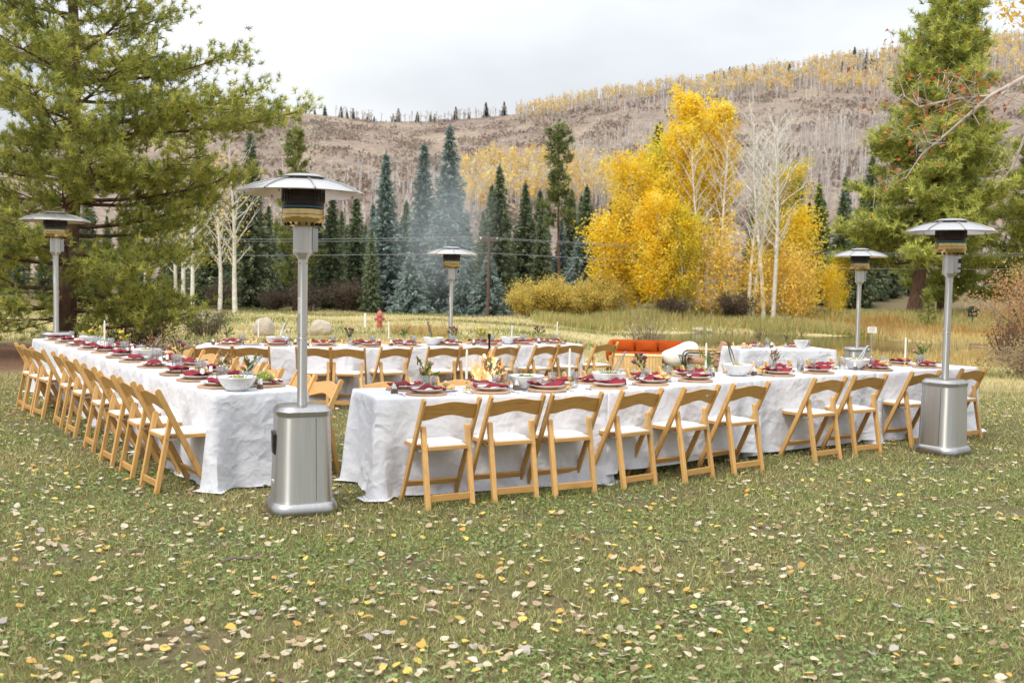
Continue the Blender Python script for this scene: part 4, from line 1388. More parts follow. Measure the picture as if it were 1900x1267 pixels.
# a limb reaching in from a tree beside the lawn
def overhang():
    rs = np.random.default_rng(5)
    w, lb, pts_o, pts_y = MB(), MB(), [], []
    w.tube([(2.2, 0.6, -0.2), (2.15, 0.6, 2.0), (2.3, 0.5, 4.2), (2.2, 0.6, 7.0)], [0.17, 0.14, 0.11, 0.04], 9)
    def limb(p, r, n, spread, bag):
        lb.tube(p, r, 6, False)
        P = [Vector(q) for q in p]
        for i in range(n):
            k = rs.integers(0, len(P) - 1)
            q = P[k].lerp(P[k + 1], rs.uniform(0, 1))
            d = Vector((rs.normal(-0.45, 0.5), rs.normal(0, 0.5), rs.normal(0.15, 0.55)))
            L = rs.uniform(0.2, 0.6) * spread
            e = q + d * L
            m = (q + e) / 2 + Vector(rs.normal(0, 0.05, 3))
            lb.tube([q, m, e], [0.005, 0.0035, 0.0015], 4, False)
            for j in range(3):
                s = q.lerp(e, rs.uniform(0.3, 1))
                f = s + Vector(rs.normal(0, 0.13, 3))
                lb.tube([s, f], [0.003, 0.0015], 3, False)
                bag.append(f)
            bag.append(e)
    limb([(2.25, 0.5, 4.0), (1.2, 0.2, 3.82), (0.30, 0, 3.50), (-0.05, 0, 3.30), (-0.40, 0, 2.98), (-0.62, 0.05, 2.78), (-0.78, 0, 2.55)], [0.045, 0.034, 0.022, 0.018, 0.013, 0.008, 0.004], 26, 0.8, pts_o)
    limb([(-0.05, 0, 3.30), (-0.35, 0.1, 3.28), (-0.62, 0.15, 3.22), (-0.80, 0.1, 3.32), (-0.95, 0.2, 3.12)], [0.014, 0.011, 0.009, 0.006, 0.004], 14, 0.7, pts_o)
    limb([(0.9, 0.15, 3.75), (0.45, 0.3, 3.05), (0.30, 0.25, 2.7), (0.12, 0.2, 2.5)], [0.02, 0.015, 0.009, 0.004], 8, 0.7, pts_o[:0])
    limb([(2.2, 0.5, 5.0), (1.2, 0.3, 4.55), (0.6, 0.2, 4.2), (0.28, 0.1, 3.92)], [0.04, 0.03, 0.018, 0.006], 22, 0.6, pts_y)
    def lv(pts, per, sz, cols):
        p = np.array(pts)
        c = np.repeat(p, per, 0) + rng.normal(0, 0.045, (len(p) * per, 3))
        v, t = shards(c, sz * rng.uniform(0.7, 1.3, len(c)), sz * 0.8)
        return v, t, tint_mix(len(c), cols)
    sel = [p for p in pts_o if p[0] < 0.35 and rs.uniform() < 0.8]
    v, t, c = join([lv(sel, 2, 0.042, [(0.55, 0.16, 0.04), (0.50, 0.12, 0.03), (0.60, 0.24, 0.06)]), lv(pts_y, 4, 0.05, [(0.82, 0.50, 0.05), (0.78, 0.56, 0.1)])])
    return [('trunk', w.build('trunk', 'aspenbark', 60)), ('limb', lb.build('limb', 'limbbark', 60)), ('leaves', tri_mesh('leaves', v, t, c, 'aspenleaf'))]
thing('overhanging_tree', 'grey tree limb with sparse orange-red leaves reaching over the lawn', 'tree', (4.28, 9.0, 0), 0, None, overhang())

# ------------------------------------------------------------------ patio heaters
def rsq(h, r, z, n=5, yaw=0.0):
    out = []
    for cx, cy, a0 in ((1, 1, 0), (-1, 1, 90), (-1, -1, 180), (1, -1, 270)):
        for i in range(n + 1):
            a = R(a0 + 90 * i / n)
            out.append(Vector((cx * (h - r) + r * math.cos(a), cy * (h - r) + r * math.sin(a), z)))
    m = Matrix.Rotation(yaw, 3, 'Z')
    return [m @ p for p in out]

def heater_parts():
    P = []
    pl = MB().loft([rsq(0.220, 0.12, 0.0, 9), rsq(0.224, 0.125, 0.010, 9), rsq(0.222, 0.125, 0.05, 9), rsq(0.208, 0.12, 0.080, 9), rsq(0.198, 0.115, 0.087, 9)])
    P.append(('base', pl.build('base', 'polish', 30)))
    body = MB().loft([rsq(0.1935, 0.125, 0.084, 10), rsq(0.1925, 0.125, 0.10, 10), rsq(0.176, 0.112, 0.645, 10), rsq(0.176, 0.112, 0.655, 10)])
    sm_ = MB().box((0.0, -0.0008, 0.10), (0.003, 0.0012, 0.64))
    # panel seam follows the taper of the front face
    seam = MB().loft([[(0.063, -0.1938, 0.10), (0.066, -0.1938, 0.10), (0.066, -0.1908, 0.10), (0.063, -0.1908, 0.10)],
                      [(0.060, -0.1776, 0.645), (0.063, -0.1776, 0.645), (0.063, -0.175, 0.645), (0.060, -0.175, 0.645)]])
    fr = [(-0.05, -0.075), (0.05, -0.075), (0.062, -0.06), (0.062, 0.06), (0.05, 0.075), (-0.05, 0.075), (-0.062, 0.06), (-0.062, -0.06)]
    hm = Matrix.Translation((-0.1862, 0.0, 0.47)) @ Matrix.Rotation(R(-1.7), 4, 'Y')
    fo = MB().prism(fr, -0.006, 0.012, 'x', hm)
    inn = MB().prism([(a * 0.78, b * 0.84) for a, b in fr], -0.0085, 0.005, 'x', hm)
    rod = MB().box((-0.012, -0.012, -0.06), (-0.0082, 0.010, 0.06), hm)
    bad = MB().box((-0.1960, -0.045, 0.205), (-0.1880, 0.012, 0.222))
    bl = MB()
    for k in range(5):
        bl.box((-0.1966, -0.040 + 0.0095 * k, 0.209), (-0.1955, -0.034 + 0.0095 * k, 0.218))
    bo = MB()
    for x in (-0.03, 0.0, 0.03, 0.06):
        bo.add([(x + 0.006 * math.cos(a), -0.2185, 0.034 + 0.006 * math.sin(a)) for a in np.linspace(0, 6.28, 9)[:-1]], [tuple(range(8))])
    P[0] = P[0] + (None, None, [('bolt_holes', bo.build('bolt_holes', 'black', 0))])
    P.append(('tank_cover', body.build('tank_cover', 'steel', 40), None, None,
              [('panel_seam', seam.build('panel_seam', 'black', 0)), ('handle_frame', fo.build('handle_frame', 'black', 0)),
               ('handle_opening', inn.build('handle_opening', 'iron', 0)), ('handle_rod', rod.build('handle_rod', 'polish', 0)),
               ('badge', bad.build('badge', 'paper', 0)), ('badge_lettering', bl.build('badge_lettering', 'black', 0))]))
    lid = MB().loft([rsq(0.174, 0.11, 0.653, 10), rsq(0.182, 0.115, 0.657, 10), rsq(0.182, 0.115, 0.685, 10), rsq(0.160, 0.10, 0.712, 10), rsq(0.148, 0.092, 0.716, 10)])
    P.append(('lid', lid.build('lid', 'polish', 25)))
    P.append(('pole', MB().lathe([(0.033, 0.70), (0.033, 1.165), (0.0315, 1.167), (0.0315, 1.171), (0.033, 1.173), (0.0335, 1.70)], 24).build('pole', 'steel', 30)))
    jb = MB()
    for a in range(0, 360, 90):
        for z in (1.155, 1.19, 1.66):
            jb.lathe([(0.0, 0.006), (0.005, 0.005), (0.006, 0.0)], 8, Matrix.Translation((0.0325 * math.cos(R(a + 40)), 0.0325 * math.sin(R(a + 40)), z)) @ Matrix.Rotation(R(a + 40), 4, 'Z') @ Matrix.Rotation(R(90), 4, 'Y'))
    P.append(('pole_screws', jb.build('pole_screws', 'polish')))
    stk = MB()
    stk.grid(lambda u, v: (0.0342 * math.cos(R(205 + 28 * u)), 0.0342 * math.sin(R(205 + 28 * u)), 1.33 + 0.10 * v), 4, 1)
    lt = MB()
    for k in range(8):
        lt.grid(lambda u, v, k=k: (0.0346 * math.cos(R(211 + 13 * u)), 0.0346 * math.sin(R(211 + 13 * u)), 1.338 + 0.011 * k + 0.007 * v), 2, 1)
    P.append(('sticker', stk.build('sticker', 'paper'), None, None, [('sticker_lettering', lt.build('sticker_lettering', 'black'))]))
    P.append(('collar', MB().lathe([(0.035, 1.685), (0.042, 1.70), (0.064, 1.722), (0.068, 1.728), (0.068, 1.745), (0.066, 1.748), (0.066, 1.885), (0.066, 1.905)], 24).build('collar', 'steel', 30)))
    cb = MB().box((0.055, -0.03, 1.735), (0.095, 0.03, 1.895))
    kn = MB().lathe([(0.0, 0.0), (0.021, 0.0), (0.022, 0.02), (0.018, 0.03), (0.0, 0.03)], 12, Matrix.Translation((0.094, 0, 1.845)) @ Matrix.Rotation(R(90), 4, 'Y'))
    ig = MB().lathe([(0.0, 0.0), (0.008, 0.0), (0.008, 0.03), (0.0, 0.032)], 10, Matrix.Translation((0.094, 0, 1.775)) @ Matrix.Rotation(R(90), 4, 'Y'))
    P.append(('control_box', cb.build('control_box', 'polish', 30, 0.004), None, None, [('control_knob', kn.build('control_knob', 'black')), ('igniter_button', ig.build('igniter_button', 'black'))]))
    P.append(('burner', MB().lathe([(0.05, 1.895), (0.09, 1.905), (0.128, 1.925), (0.134, 1.935), (0.137, 1.955), (0.143, 1.960), (0.143, 1.975), (0.137, 1.980), (0.137, 2.012), (0.120, 2.018), (0.0, 2.018)], 30).build('burner', 'gold_steel', 30)))
    sl = MB()
    for k in range(16):
        sl.box((0.088, -0.005, 1.906), (0.124, 0.005, 1.9225), Matrix.Rotation(2 * math.pi * k / 16, 4, 'Z'))
    P[-1] = P[-1] + (None, None, [('vent_slots', sl.build('vent_slots', 'black', 0))])
    P.append(('flame_ring', MB().lathe([(0.1345, 2.022), (0.1390, 2.024), (0.1392, 2.029), (0.1355, 2.034)], 30).build('flame_ring', 'blue')))
    P.append(('emitter_screen', MB().lathe([(0.130, 2.016), (0.1355, 2.03), (0.138, 2.06), (0.140, 2.205), (0.0, 2.207)], 30).build('emitter_screen', 'dark_steel', 30)))
    ribs = MB()
    for k in range(30):
        a = 2 * math.pi * k / 30
        ribs.box((0.1385, -0.0012, 2.06), (0.1418, 0.0012, 2.2), Matrix.Rotation(a, 4, 'Z'))
    for z in (2.065, 2.1, 2.135, 2.17):
        ribs.lathe([(0.139, z), (0.1425, z + 0.001), (0.1425, z + 0.004), (0.139, z + 0.005)], 30)
    P[-1] = P[-1] + (None, None, [('screen_mesh', ribs.build('screen_mesh', 'dark_steel', 0)),
                                  ('glowing_band', MB().lathe([(0.1402, 2.150), (0.1416, 2.152), (0.1416, 2.198), (0.1402, 2.2)], 30).build('glowing_band', 'hot'))])
    # reflector: eight folded petals
    nf = 8
    rf = MB()
    prof = [(0.0, 2.213), (0.12, 2.212), (0.22, 2.196), (0.32, 2.166), (0.395, 2.134), (0.417, 2.120), (0.415, 2.114), (0.392, 2.127), (0.318, 2.158), (0.22, 2.188), (0.12, 2.204), (0.0, 2.205)]
    rf.lathe(prof, nf * 3, None, [1.0, 0.985, 0.985])
    sm2 = MB()
    for k in range(nf):
        m = Matrix.Rotation(2 * math.pi * k / nf, 4, 'Z')
        sm2.tube([m @ Vector((r, 0, z + 0.003)) for r, z in prof[1:6]], 0.006, 5)
    sb = MB()
    for k in range(nf):
        m = Matrix.Rotation(2 * math.pi * (k + 0.5) / nf, 4, 'Z')
        for r, z in ((0.39, 2.117), (0.30, 2.156)):
            sb.blob(m @ Vector((r, 0, z)), 0.007, 1, 0)
    P.append(('reflector', rf.build('reflector', 'alum', 20), None, None, [('reflector_seams', sm2.build('reflector_seams', 'polish')), ('reflector_rivets', sb.build('reflector_rivets', 'polish')),
              ('reflector_cap', MB().lathe([(0.0, 2.226), (0.15, 2.222), (0.152, 2.226), (0.10, 2.244), (0.0, 2.25)], 16).build('reflector_cap', 'alum', 20))]))
    P.append(('cap_spacers', MB().lathe([(0.05, 2.205), (0.05, 2.235)], 10).build('cap_spacers', 'polish')))
    return P
HP = heater_parts()
for x, y, yaw, k, lab in [(-1.40, 6.64, R(22), 1.0, 'tall steel patio heater at the gap between pine-side and lawn-side rows'),
                          (4.15, 9.50, R(-52), 0.995, 'steel patio heater standing among the chairs at the pond end of the lawn-side row'),
                          (-0.95, 15.35, R(10), 0.95, 'steel patio heater just behind the middle of the meadow-side row'),
                          (5.38, 15.5, R(4), 1.0, 'steel patio heater beside the small white-clothed table at the shore'),
                          (-6.42, 14.0, R(30), 1.1, 'steel patio heater at the far end of the pine-side row')]:
    thing('patio_heater', lab, 'heater', (x, y, hz(x, y) + 0.002), yaw, 'patio heaters', HP, k)

# ------------------------------------------------------------------ folding chairs
def chair_parts():
    F, T, hw = Vector((0.375, 0.0)), Vector((0.0, 0.748)), 0.021
    d = (T - F).normalized()
    p = Vector((d.y, -d.x))
    out = []
    for sgn in (-1, 1):
        q = F + p * hw * sgn
        out.append(q - d * (q.y / d.y))
    arc = [T + p * hw * math.cos(a) + d * hw * math.sin(a) for a in np.linspace(0, math.pi, 7)]
    post = MB().prism([tuple(out[0]), tuple(out[1])] + [tuple(a) for a in arc], -0.011, 0.011, 'x').build('post', 'wood', 30, 0.003)
    G, U = Vector((0.0, 0.0)), Vector((0.104, 0.548))
    d2 = (U - G).normalized()
    p2 = Vector((d2.y, -d2.x))
    o2 = []
    for sgn in (-1, 1):
        q = G + p2 * 0.017 * sgn
        o2.append(q - d2 * (q.y / d2.y))
    arc2 = [U + p2 * 0.017 * math.cos(a) + d2 * 0.017 * math.sin(a) for a in np.linspace(0, math.pi, 7)]
    leg = MB().prism([tuple(o2[0]), tuple(o2[1])] + [tuple(a) for a in arc2], -0.018, 0.018, 'x').build('leg', 'wood', 30, 0.003)
    so = [(-0.148, 0.045), (0.148, 0.045), (0.148, 0.145), (0.190, 0.175), (0.190, 0.38), (0.178, 0.40), (-0.178, 0.40), (-0.190, 0.38), (-0.190, 0.175), (-0.148, 0.145)]
    seat = MB().prism(so, 0.398, 0.424, 'z').build('seat', 'slat', 30, 0.002)
    pad = MB()
    pi = [(a * 0.94, 0.235 + (b - 0.235) * 0.95) for a, b in so]
    pm_ = [(a * 0.90, 0.235 + (b - 0.235) * 0.90) for a, b in so]
    pt = [(a * 0.55, 0.235 + (b - 0.235) * 0.55) for a, b in so]
    pad.loft([[(a, b, 0.422) for a, b in pi], [(a, b, 0.430) for a, b in pi], [(a, b, 0.435) for a, b in pm_], [(a, b, 0.439) for a, b in pt]])
    pad = pad.build('seat_pad', 'pad', 60)
    sl = MB()
    secs = []
    for i in range(17):
        x = -0.2 + 0.4 * i / 16
        q = abs(x) / 0.2
        c = 0.5 * (1 + math.cos(math.pi * q))
        zt, zb = 0.716 + 0.022 * c, 0.606 + 0.036 * c
        bow = -0.016 * (1 - q * q)
        ring = []
        for z, s in ((zb, -1), (zb, 1), (zt, 1), (zt, -1)):
            yl = 0.375 - 0.5013 * z + bow
            ring.append((x, yl + s * 0.0075, z))
        secs.append(ring)
    sl.loft(secs)
    back = sl.build('backrest', 'slat', 30, 0.002)
    fs = MB()
    m = Matrix.Translation((0, 0.375 - 0.5013 * 0.13, 0.13)) @ Matrix.Rotation(math.atan2(0.375, 0.748), 4, 'X')
    fs.box((-0.2, -0.009, -0.021), (0.2, 0.009, 0.021), m)
    fs = fs.build('stretcher', 'slat', 30, 0.002)
    rs_ = MB().box((-0.151, 0.006, 0.052), (0.151, 0.024, 0.098)).build('stretcher', 'slat', 30, 0.002)
    br = MB().box((-0.003, 0.075, 0.386), (0.003, 0.20, 0.398)).build('bracket', 'bracket', 0)
    bo = MB()
    for sx in (-1, 1):
        for x, y, z in ((0.2112, 0.105, 0.535), (0.2112, 0.168, 0.412), (0.1865, 0.094, 0.412)):
            bo.lathe([(0.006, -0.002), (0.005, 0.002), (0.0, 0.0025)], 8, Matrix.Translation((sx * x, y, z)) @ Matrix.Rotation(R(90 * sx), 4, 'Y'))
        bo.lathe([(0.005, -0.002), (0.004, 0.0015), (0.0, 0.002)], 8, Matrix.Translation((sx * 0.168, 0.1, 0.53)) @ Matrix.Rotation(R(102), 4, 'X'))
        bo.lathe([(0.005, -0.002), (0.004, 0.0015), (0.0, 0.002)], 8, Matrix.Translation((sx * 0.168, 0.073, 0.412)) @ Matrix.Rotation(R(102), 4, 'X'))
    bo = bo.build('bolts', 'bolt')
    return [('post', post, (-0.211, 0, 0)), ('post', post, (0.211, 0, 0)), ('leg', leg, (-0.168, 0, 0)), ('leg', leg, (0.168, 0, 0)),
            ('seat', seat, None, None, [('seat_pad', pad)]), ('backrest', back), ('stretcher', fs), ('stretcher', rs_),
            ('bracket', br, (-0.193, 0, 0)), ('bracket', br, (0.193, 0, 0)), ('bolts', bo)]
CP = chair_parts()
def chair(x, y, ang, label, group):
    return thing('folding_chair', label, 'chair', (x, y, hz(x, y) - 0.004), R(ang), group, CP)

# ------------------------------------------------------------------ tables under cloths
TOP = 0.718
def cloth_mesh(L, Wd, seed, hem=(0.012, 0.012, 0.012, 0.012), pool=0.05):
    """a white cloth laid over a folding table: flat top, folded skirts, draped corners"""
    nx, ny, K = 64, 26, 17
    mb = MB()
    mb.grid(lambda u, v: (u * L, v * Wd, TOP + 0.0012 * noise.noise(Vector((u * L * 5, v * 5 + seed, seed)))), nx, ny)
    w = ny + 1
    loop = [i * w for i in range(nx)] + [nx * w + j for j in range(ny)] + [(nx - i) * w + ny for i in range(nx)] + [ny - j for j in range(ny)]
    pos = [Vector(mb.v[i]) for i in loop]
    n = len(loop)
    s = [0.0]
    for i in range(1, n + 1):
        s.append(s[-1] + (pos[i % n] - pos[i - 1]).length)
    per = s[-1]
    cor = [0.0, L, L + Wd, 2 * L + Wd]
    nor = []
    for i in range(n):
        t = s[i]
        a = Vector((0, 0, 0))
        if t <= L + 1e-6: a += Vector((0, -1, 0))
        if L - 1e-6 <= t <= L + Wd + 1e-6: a += Vector((1, 0, 0))
        if L + Wd - 1e-6 <= t <= 2 * L + Wd + 1e-6: a += Vector((0, 1, 0))
        if t >= 2 * L + Wd - 1e-6 or t < 1e-6: a += Vector((-1, 0, 0))
        nor.append(a.normalized())
    # blend the normals over the corners so that they fan out
    rad = []
    for i in range(n):
        dc = min(abs((s[i] - c + per / 2) % per - per / 2) for c in cor)
        rad.append(dc)
    side = [0 if t < L else 1 if t < L + Wd else 2 if t < 2 * L + Wd else 3 for t in s[:n]]
    prev = loop
    for k in range(1, K + 1):
        f = k / K
        row = []
        for i in range(n):
            t = s[i]
            hm = hem[side[i]] + 0.03 * max(0, noise.noise(Vector((t * 1.1, seed * 3.3, 7)))) * (hem[side[i]] > 0.02)
            if k == 1: dz, o = 0.004, 0.006
            elif k == 2: dz, o = 0.018, 0.011
            else:
                g = (k - 2) / (K - 2)
                dz = 0.018 + (TOP - hm - 0.018) * g
                amp = 0.002 + 0.020 * g ** 0.9
                ph = seed * 2.1
                wave = 0.4 * math.sin(t * 13 + ph + 1.5 * math.sin(t * 2.7 + ph)) + 0.55 * noise.noise(Vector((t * 3.2, g * 0.8, seed))) + 0.4 * noise.noise(Vector((t * 8, g * 1.6, seed + 3)))
                o = 0.011 + 0.006 * g + amp * wave
                cr = math.exp(-(rad[i] / 0.075) ** 2)
                sd = math.exp(-((rad[i] - 0.17) / 0.055) ** 2)
                o += g ** 0.85 * (0.075 * cr - 0.03 * sd)
                if k == K and hm < 0.03:
                    o += pool * max(0.1, 0.5 + noise.noise(Vector((t * 2.3, seed, 1)))) + 0.05 * cr
                    dz = TOP - hm - 0.004
                if k == K - 1 and hm < 0.03:
                    dz = TOP - 0.016
                    o += 0.012
            # corner points spread sideways a little as the cloth fans out
            p = pos[i] + nor[i] * o
            p.z = TOP - dz + 0.003 * noise.noise(Vector((t * 6, f * 4, seed)))
            row.append(len(mb.v))
            mb.v.append(tuple(p))
        for i in range(n):
            j = (i + 1) % n
            mb.f.append((prev[j], prev[i], row[i], row[j]))
        prev = row
    return mb.build('tablecloth', 'cloth', 75), mb

def table_parts(L, Wd):
    top = MB().box((0.012, 0.012, TOP - 0.036), (L - 0.012, Wd - 0.012, TOP - 0.004)).build('tabletop', 'table', 30, 0.004)
    leg = MB().tube([(0, 0, 0.0), (0, 0, TOP - 0.03)], 0.014, 8).build('leg', 'leg')
    bar = MB().tube([(0, 0.07, 0.22), (0, Wd - 0.07, 0.22)], 0.011, 6).build('leg_brace', 'leg')
    ps = [('tabletop', top)]
    for x in (0.22, L - 0.22):
        for y in (0.07, Wd - 0.07):
            ps.append(('leg', leg, (x, y, 0)))
        ps.append(('leg_brace', bar, (x, 0, 0)))
    return ps
TL, TW = 1.83, 0.72
TP = table_parts(TL, TW)

ROWS = {}
def table_row(key, rowname, start, angs, sgn, hems=None, ref='the corner heater'):
    """tables end to end along one edge; sgn = +1 when the far edge lies to the left of travel"""
    p = Vector(start)
    segs = []
    for i, a in enumerate(angs):
        d = Vector((math.cos(R(a)), math.sin(R(a))))
        nrm = Vector((-d.y, d.x)) * sgn
        segs.append((p.copy(), d, nrm, a))
        z = hz(p.x + d.x * 0.9, p.y + d.y * 0.9)
        if sgn > 0:
            o, rz = p, R(a)
        else:
            o, rz = p + d * TL, R(a + 180)
        hem = (hems or {}).get(i, (0.012,) * 4)
        lab = '%s table from %s in the %s row' % (ORD[i], ref, rowname)
        thing('folding_table', 'cloth-covered folding table, %s' % lab, 'table', (o.x, o.y, z - 0.002), rz, 'folding tables', TP)
        me, _ = cloth_mesh(TL, TW, 1.7 * i + {'F': 0.3, 'L': 11.0, 'B': 23.0}[key], hem, 0.05)
        single('tablecloth', me, 'white cloth over the %s' % lab, 'tablecloth', (o.x, o.y, z), rz, 'white tablecloths')
        p = p + d * (TL + 0.028)
    ROWS[key] = segs
def on_row(key, t):
    """point on the first edge at distance t along the row"""
    i = min(int(t // (TL + 0.028)), len(ROWS[key]) - 1)
    p, d, n, a = ROWS[key][i]
    return p + d * (t - i * (TL + 0.028)), d, n, a

RN = {'F': 'lawn-side', 'L': 'pine-side', 'B': 'meadow-side'}
REF = {'F': 'the corner heater', 'L': 'the corner heater', 'B': 'the pine-side row'}
table_row('F', 'lawn-side', (-0.94, 7.02), (23, 40, 36, 35), 1, {1: (0.07, 0.012, 0.012, 0.012), 2: (0.035, 0.012, 0.012, 0.012)})
table_row('L', 'pine-side', (-2.16, 7.20), (124.5, 124.5, 125.5, 125), -1)
table_row('B', 'meadow-side', (-3.88, 12.22), (8, 30, 37), 1, None, 'the pine-side row')
# the small table near the shore
SP = (3.20, 13.85)
zS = hz(3.9, 14.2)
thing('folding_table', 'small folding table hidden by a cloth beside the pond shore', 'table', (SP[0], SP[1], zS - 0.002), R(9), None, table_parts(1.4, TW))
single('tablecloth', cloth_mesh(1.4, TW, 41.0, (0.012,) * 4, 0.03)[0], 'white cloth over the small separate table near the pond', 'tablecloth', (SP[0], SP[1], zS), R(9))

# ------------------------------------------------------------------ tableware meshes
def wavy(n, a, seed):
    rs = np.random.default_rng(seed)
    k = 1 + a * np.convolve(np.tile(rs.normal(size=n), 3), np.ones(3) / 3, 'same')[n:2 * n]
    return list(k)
CH = []
for sd in range(3):
    c = MB().lathe([(0.0, 0.0), (0.150, 0.0), (0.1545, 0.004), (0.1545, 0.013), (0.150, 0.016), (0.0, 0.016)], 30, None, wavy(30, 0.012, sd))
    CH.append(c.build('wood_charger', 'charger', 35))
PLATE = MB().lathe([(0.0, 0.006), (0.055, 0.006), (0.062, 0.0), (0.068, 0.0), (0.074, 0.006), (0.112, 0.020), (0.127, 0.0275), (0.128, 0.030), (0.126, 0.0315), (0.108, 0.0235), (0.074, 0.0115), (0.0, 0.0105)], 36).build('plate', 'china', 40)
def napkin_mesh(seed):
    rs = np.random.default_rng(seed)
    ph = rs.uniform(0, 6)
    nu, nv = 22, 10
    def top(u, v):
        x = (u - 0.5) * 0.265
        wdt = 0.040 + 0.032 * abs(math.sin((u - 0.48) * 3.1)) + 0.01 * math.sin(u * 9 + ph)
        y = (v - 0.5) * 2 * wdt
        ridge = 0.034 * math.exp(-((u - 0.5) / 0.16) ** 2) * (1 - abs(v - 0.5) * 1.3)
        pl = 0.008 * math.sin(v * 11 + u * 5 + ph) * (0.4 + abs(u - 0.5))
        end = 0.020 * (abs(u - 0.5) * 2) ** 2 + 0.012 * math.sin(u * 7 + ph)
        return x, y + 0.012 * math.sin(u * 6 + ph), 0.024 + ridge + pl + end
    mb = MB()
    mb.grid(top, nu, nv)
    o = len(mb.v)
    w = nv + 1
    for (x, y, z) in list(mb.v):
        mb.v.append((x * 0.985, y * 0.97, max(0.0165, z - 0.009)))
    fs = list(mb.f)
    mb.f = [f[::-1] if False else f for f in fs] + [tuple(i + o for i in f[::-1]) for f in fs]
    rim = [i * w for i in range(nu)] + [nu * w + j for j in range(nv)] + [(nu - i) * w + nv for i in range(nu)] + [nv - j for j in range(nv)]
    for i in range(len(rim)):
        a, b = rim[i], rim[(i + 1) % len(rim)]
        mb.f.append((b, a, a + o, b + o))
    return mb.build('napkin', 'napkin', 50)
NAP = [napkin_mesh(s) for s in range(4)]
GL = MB().lathe([(0.0, 0.0), (0.028, 0.0), (0.030, 0.003), (0.0325, 0.112), (0.0317, 0.113), (0.0305, 0.112), (0.0284, 0.009), (0.0, 0.008)], 18).build('drinking_glass', 'glass', 40)
WA = MB().lathe([(0.0, 0.0085), (0.0282, 0.0095), (0.0287, 0.056), (0.0, 0.056)], 18).build('water', 'water', 40)
GLP = [('tumbler', GL), ('water', WA)]
fk = MB().box((-0.004, -0.10, 0.001), (0.004, 0.03, 0.003)).box((-0.011, 0.03, 0.001), (0.011, 0.05, 0.0035))
for k in range(4):
    fk.box((-0.011 + 0.0062 * k, 0.05, 0.0015), (-0.0076 + 0.0062 * k, 0.095, 0.0035))
FORK = fk.build('fork', 'cutlery', 0)
KNIFE = MB().prism([(-0.005, -0.11), (0.005, -0.11), (0.006, 0.0), (0.009, 0.02), (0.009, 0.08), (0.0, 0.11), (-0.004, 0.11), (-0.005, 0.0)], 0.0012, 0.0032, 'z').build('knife', 'cutlery', 0)
def mountain():
    lo = MB().prism([(-0.026, 0), (0.026, 0), (0.021, 0.03), (0.016, 0.038), (0.010, 0.032), (0.004, 0.042), (-0.003, 0.034), (-0.010, 0.044), (-0.017, 0.036)], -0.012, 0.012, 'y')
    hi = MB().prism([(-0.0165, 0.0365), (-0.010, 0.0435), (-0.003, 0.0335), (0.004, 0.0415), (0.010, 0.0315), (0.0155, 0.0375), (0.009, 0.062), (0.003, 0.072), (-0.005, 0.080), (-0.010, 0.070)], -0.0118, 0.0118, 'y')
    return [('block', lo.build('block', 'cardwood', 0)), ('snowy_peak', hi.build('snowy_peak', 'card', 0))]
MT = mountain()
BOWL = MB().lathe([(0.0, 0.0), (0.062, 0.0), (0.066, 0.004), (0.080, 0.012), (0.116, 0.048), (0.140, 0.092), (0.144, 0.104), (0.142, 0.107), (0.139, 0.104), (0.110, 0.052), (0.074, 0.018), (0.0, 0.012)], 40).build('bowl', 'china', 50)
def salad(seed, r=0.105, h=0.05, z0=0.055, n=340):
    rs = np.random.default_rng(seed)
    a = rs.uniform(0, 6.28, n)
    q = np.sqrt(rs.uniform(0, 1, n)) * r
    c = np.stack([np.cos(a) * q, np.sin(a) * q, z0 + h * (1 - (q / r) ** 2) * rs.uniform(0.4, 1.0, n)], -1)
    v, t = shards(c, 0.045, 0.034)
    core = MB().blob((0, 0, z0 + 0.002), 1.0, 2, 0.1, 3, (r * 0.95, r * 0.95, h * 0.62), seed)
    cv = np.array(core.v)
    ct = np.array(core.f)
    return tri_mesh('salad', *join([(v, t, tint_mix(n, [(0.42, 0.52, 0.10), (0.55, 0.58, 0.22), (0.30, 0.42, 0.08), (0.75, 0.70, 0.48), (0.62, 0.50, 0.16)])),
                                   (cv, ct, np.tile((0.40, 0.46, 0.14), (len(cv), 1)))]), 'leaf')
SAL = [salad(s) for s in range(3)]
HEAP = salad(9, 0.075, 0.045, 0.012, 220)
def tongs():
    mb = MB()
    for s, dy in ((-1, 0.0), (1, 0.0)):
        secs = []
        for i in range(9):
            t = i / 8
            x = s * (0.004 + 0.022 * math.sin(math.pi * (0.15 + 0.85 * t)) * t)
            wd = 0.007 + 0.006 * (1 - t) + (0.008 if t > 0.9 else 0)
            secs.append([(x - 0.001, -wd, 0.27 - 0.27 * t), (x + 0.001, -wd, 0.27 - 0.27 * t), (x + 0.001, wd, 0.27 - 0.27 * t), (x - 0.001, wd, 0.27 - 0.27 * t)])
        mb.loft(secs)
    return mb.build('tongs', 'polish', 60)
TONG = tongs()
def bread(seed):
    return MB().blob((0, 0, 0.021), 0.026, 2, 0.35, 1.6, (1.1, 0.9, 0.85), seed).build('bread_chunk', 'bread', 60)
BRD = [bread(s * 1.7) for s in range(4)]
BPL = MB().lathe([(0.0, 0.004), (0.05, 0.0), (0.054, 0.0), (0.09, 0.012), (0.098, 0.017), (0.097, 0.019), (0.07, 0.009), (0.0, 0.008)], 28).build('bread_plate', 'china', 40)
HOLD = MB().lathe([(0.0, 0.0), (0.036, 0.0), (0.037, 0.004), (0.022, 0.010), (0.008, 0.018), (0.006, 0.035), (0.010, 0.042), (0.006, 0.049), (0.006, 0.062), (0.013, 0.070), (0.018, 0.074), (0.013, 0.078), (0.012, 0.09), (0.0, 0.088)], 20).build('candle_holder', 'brass', 40)
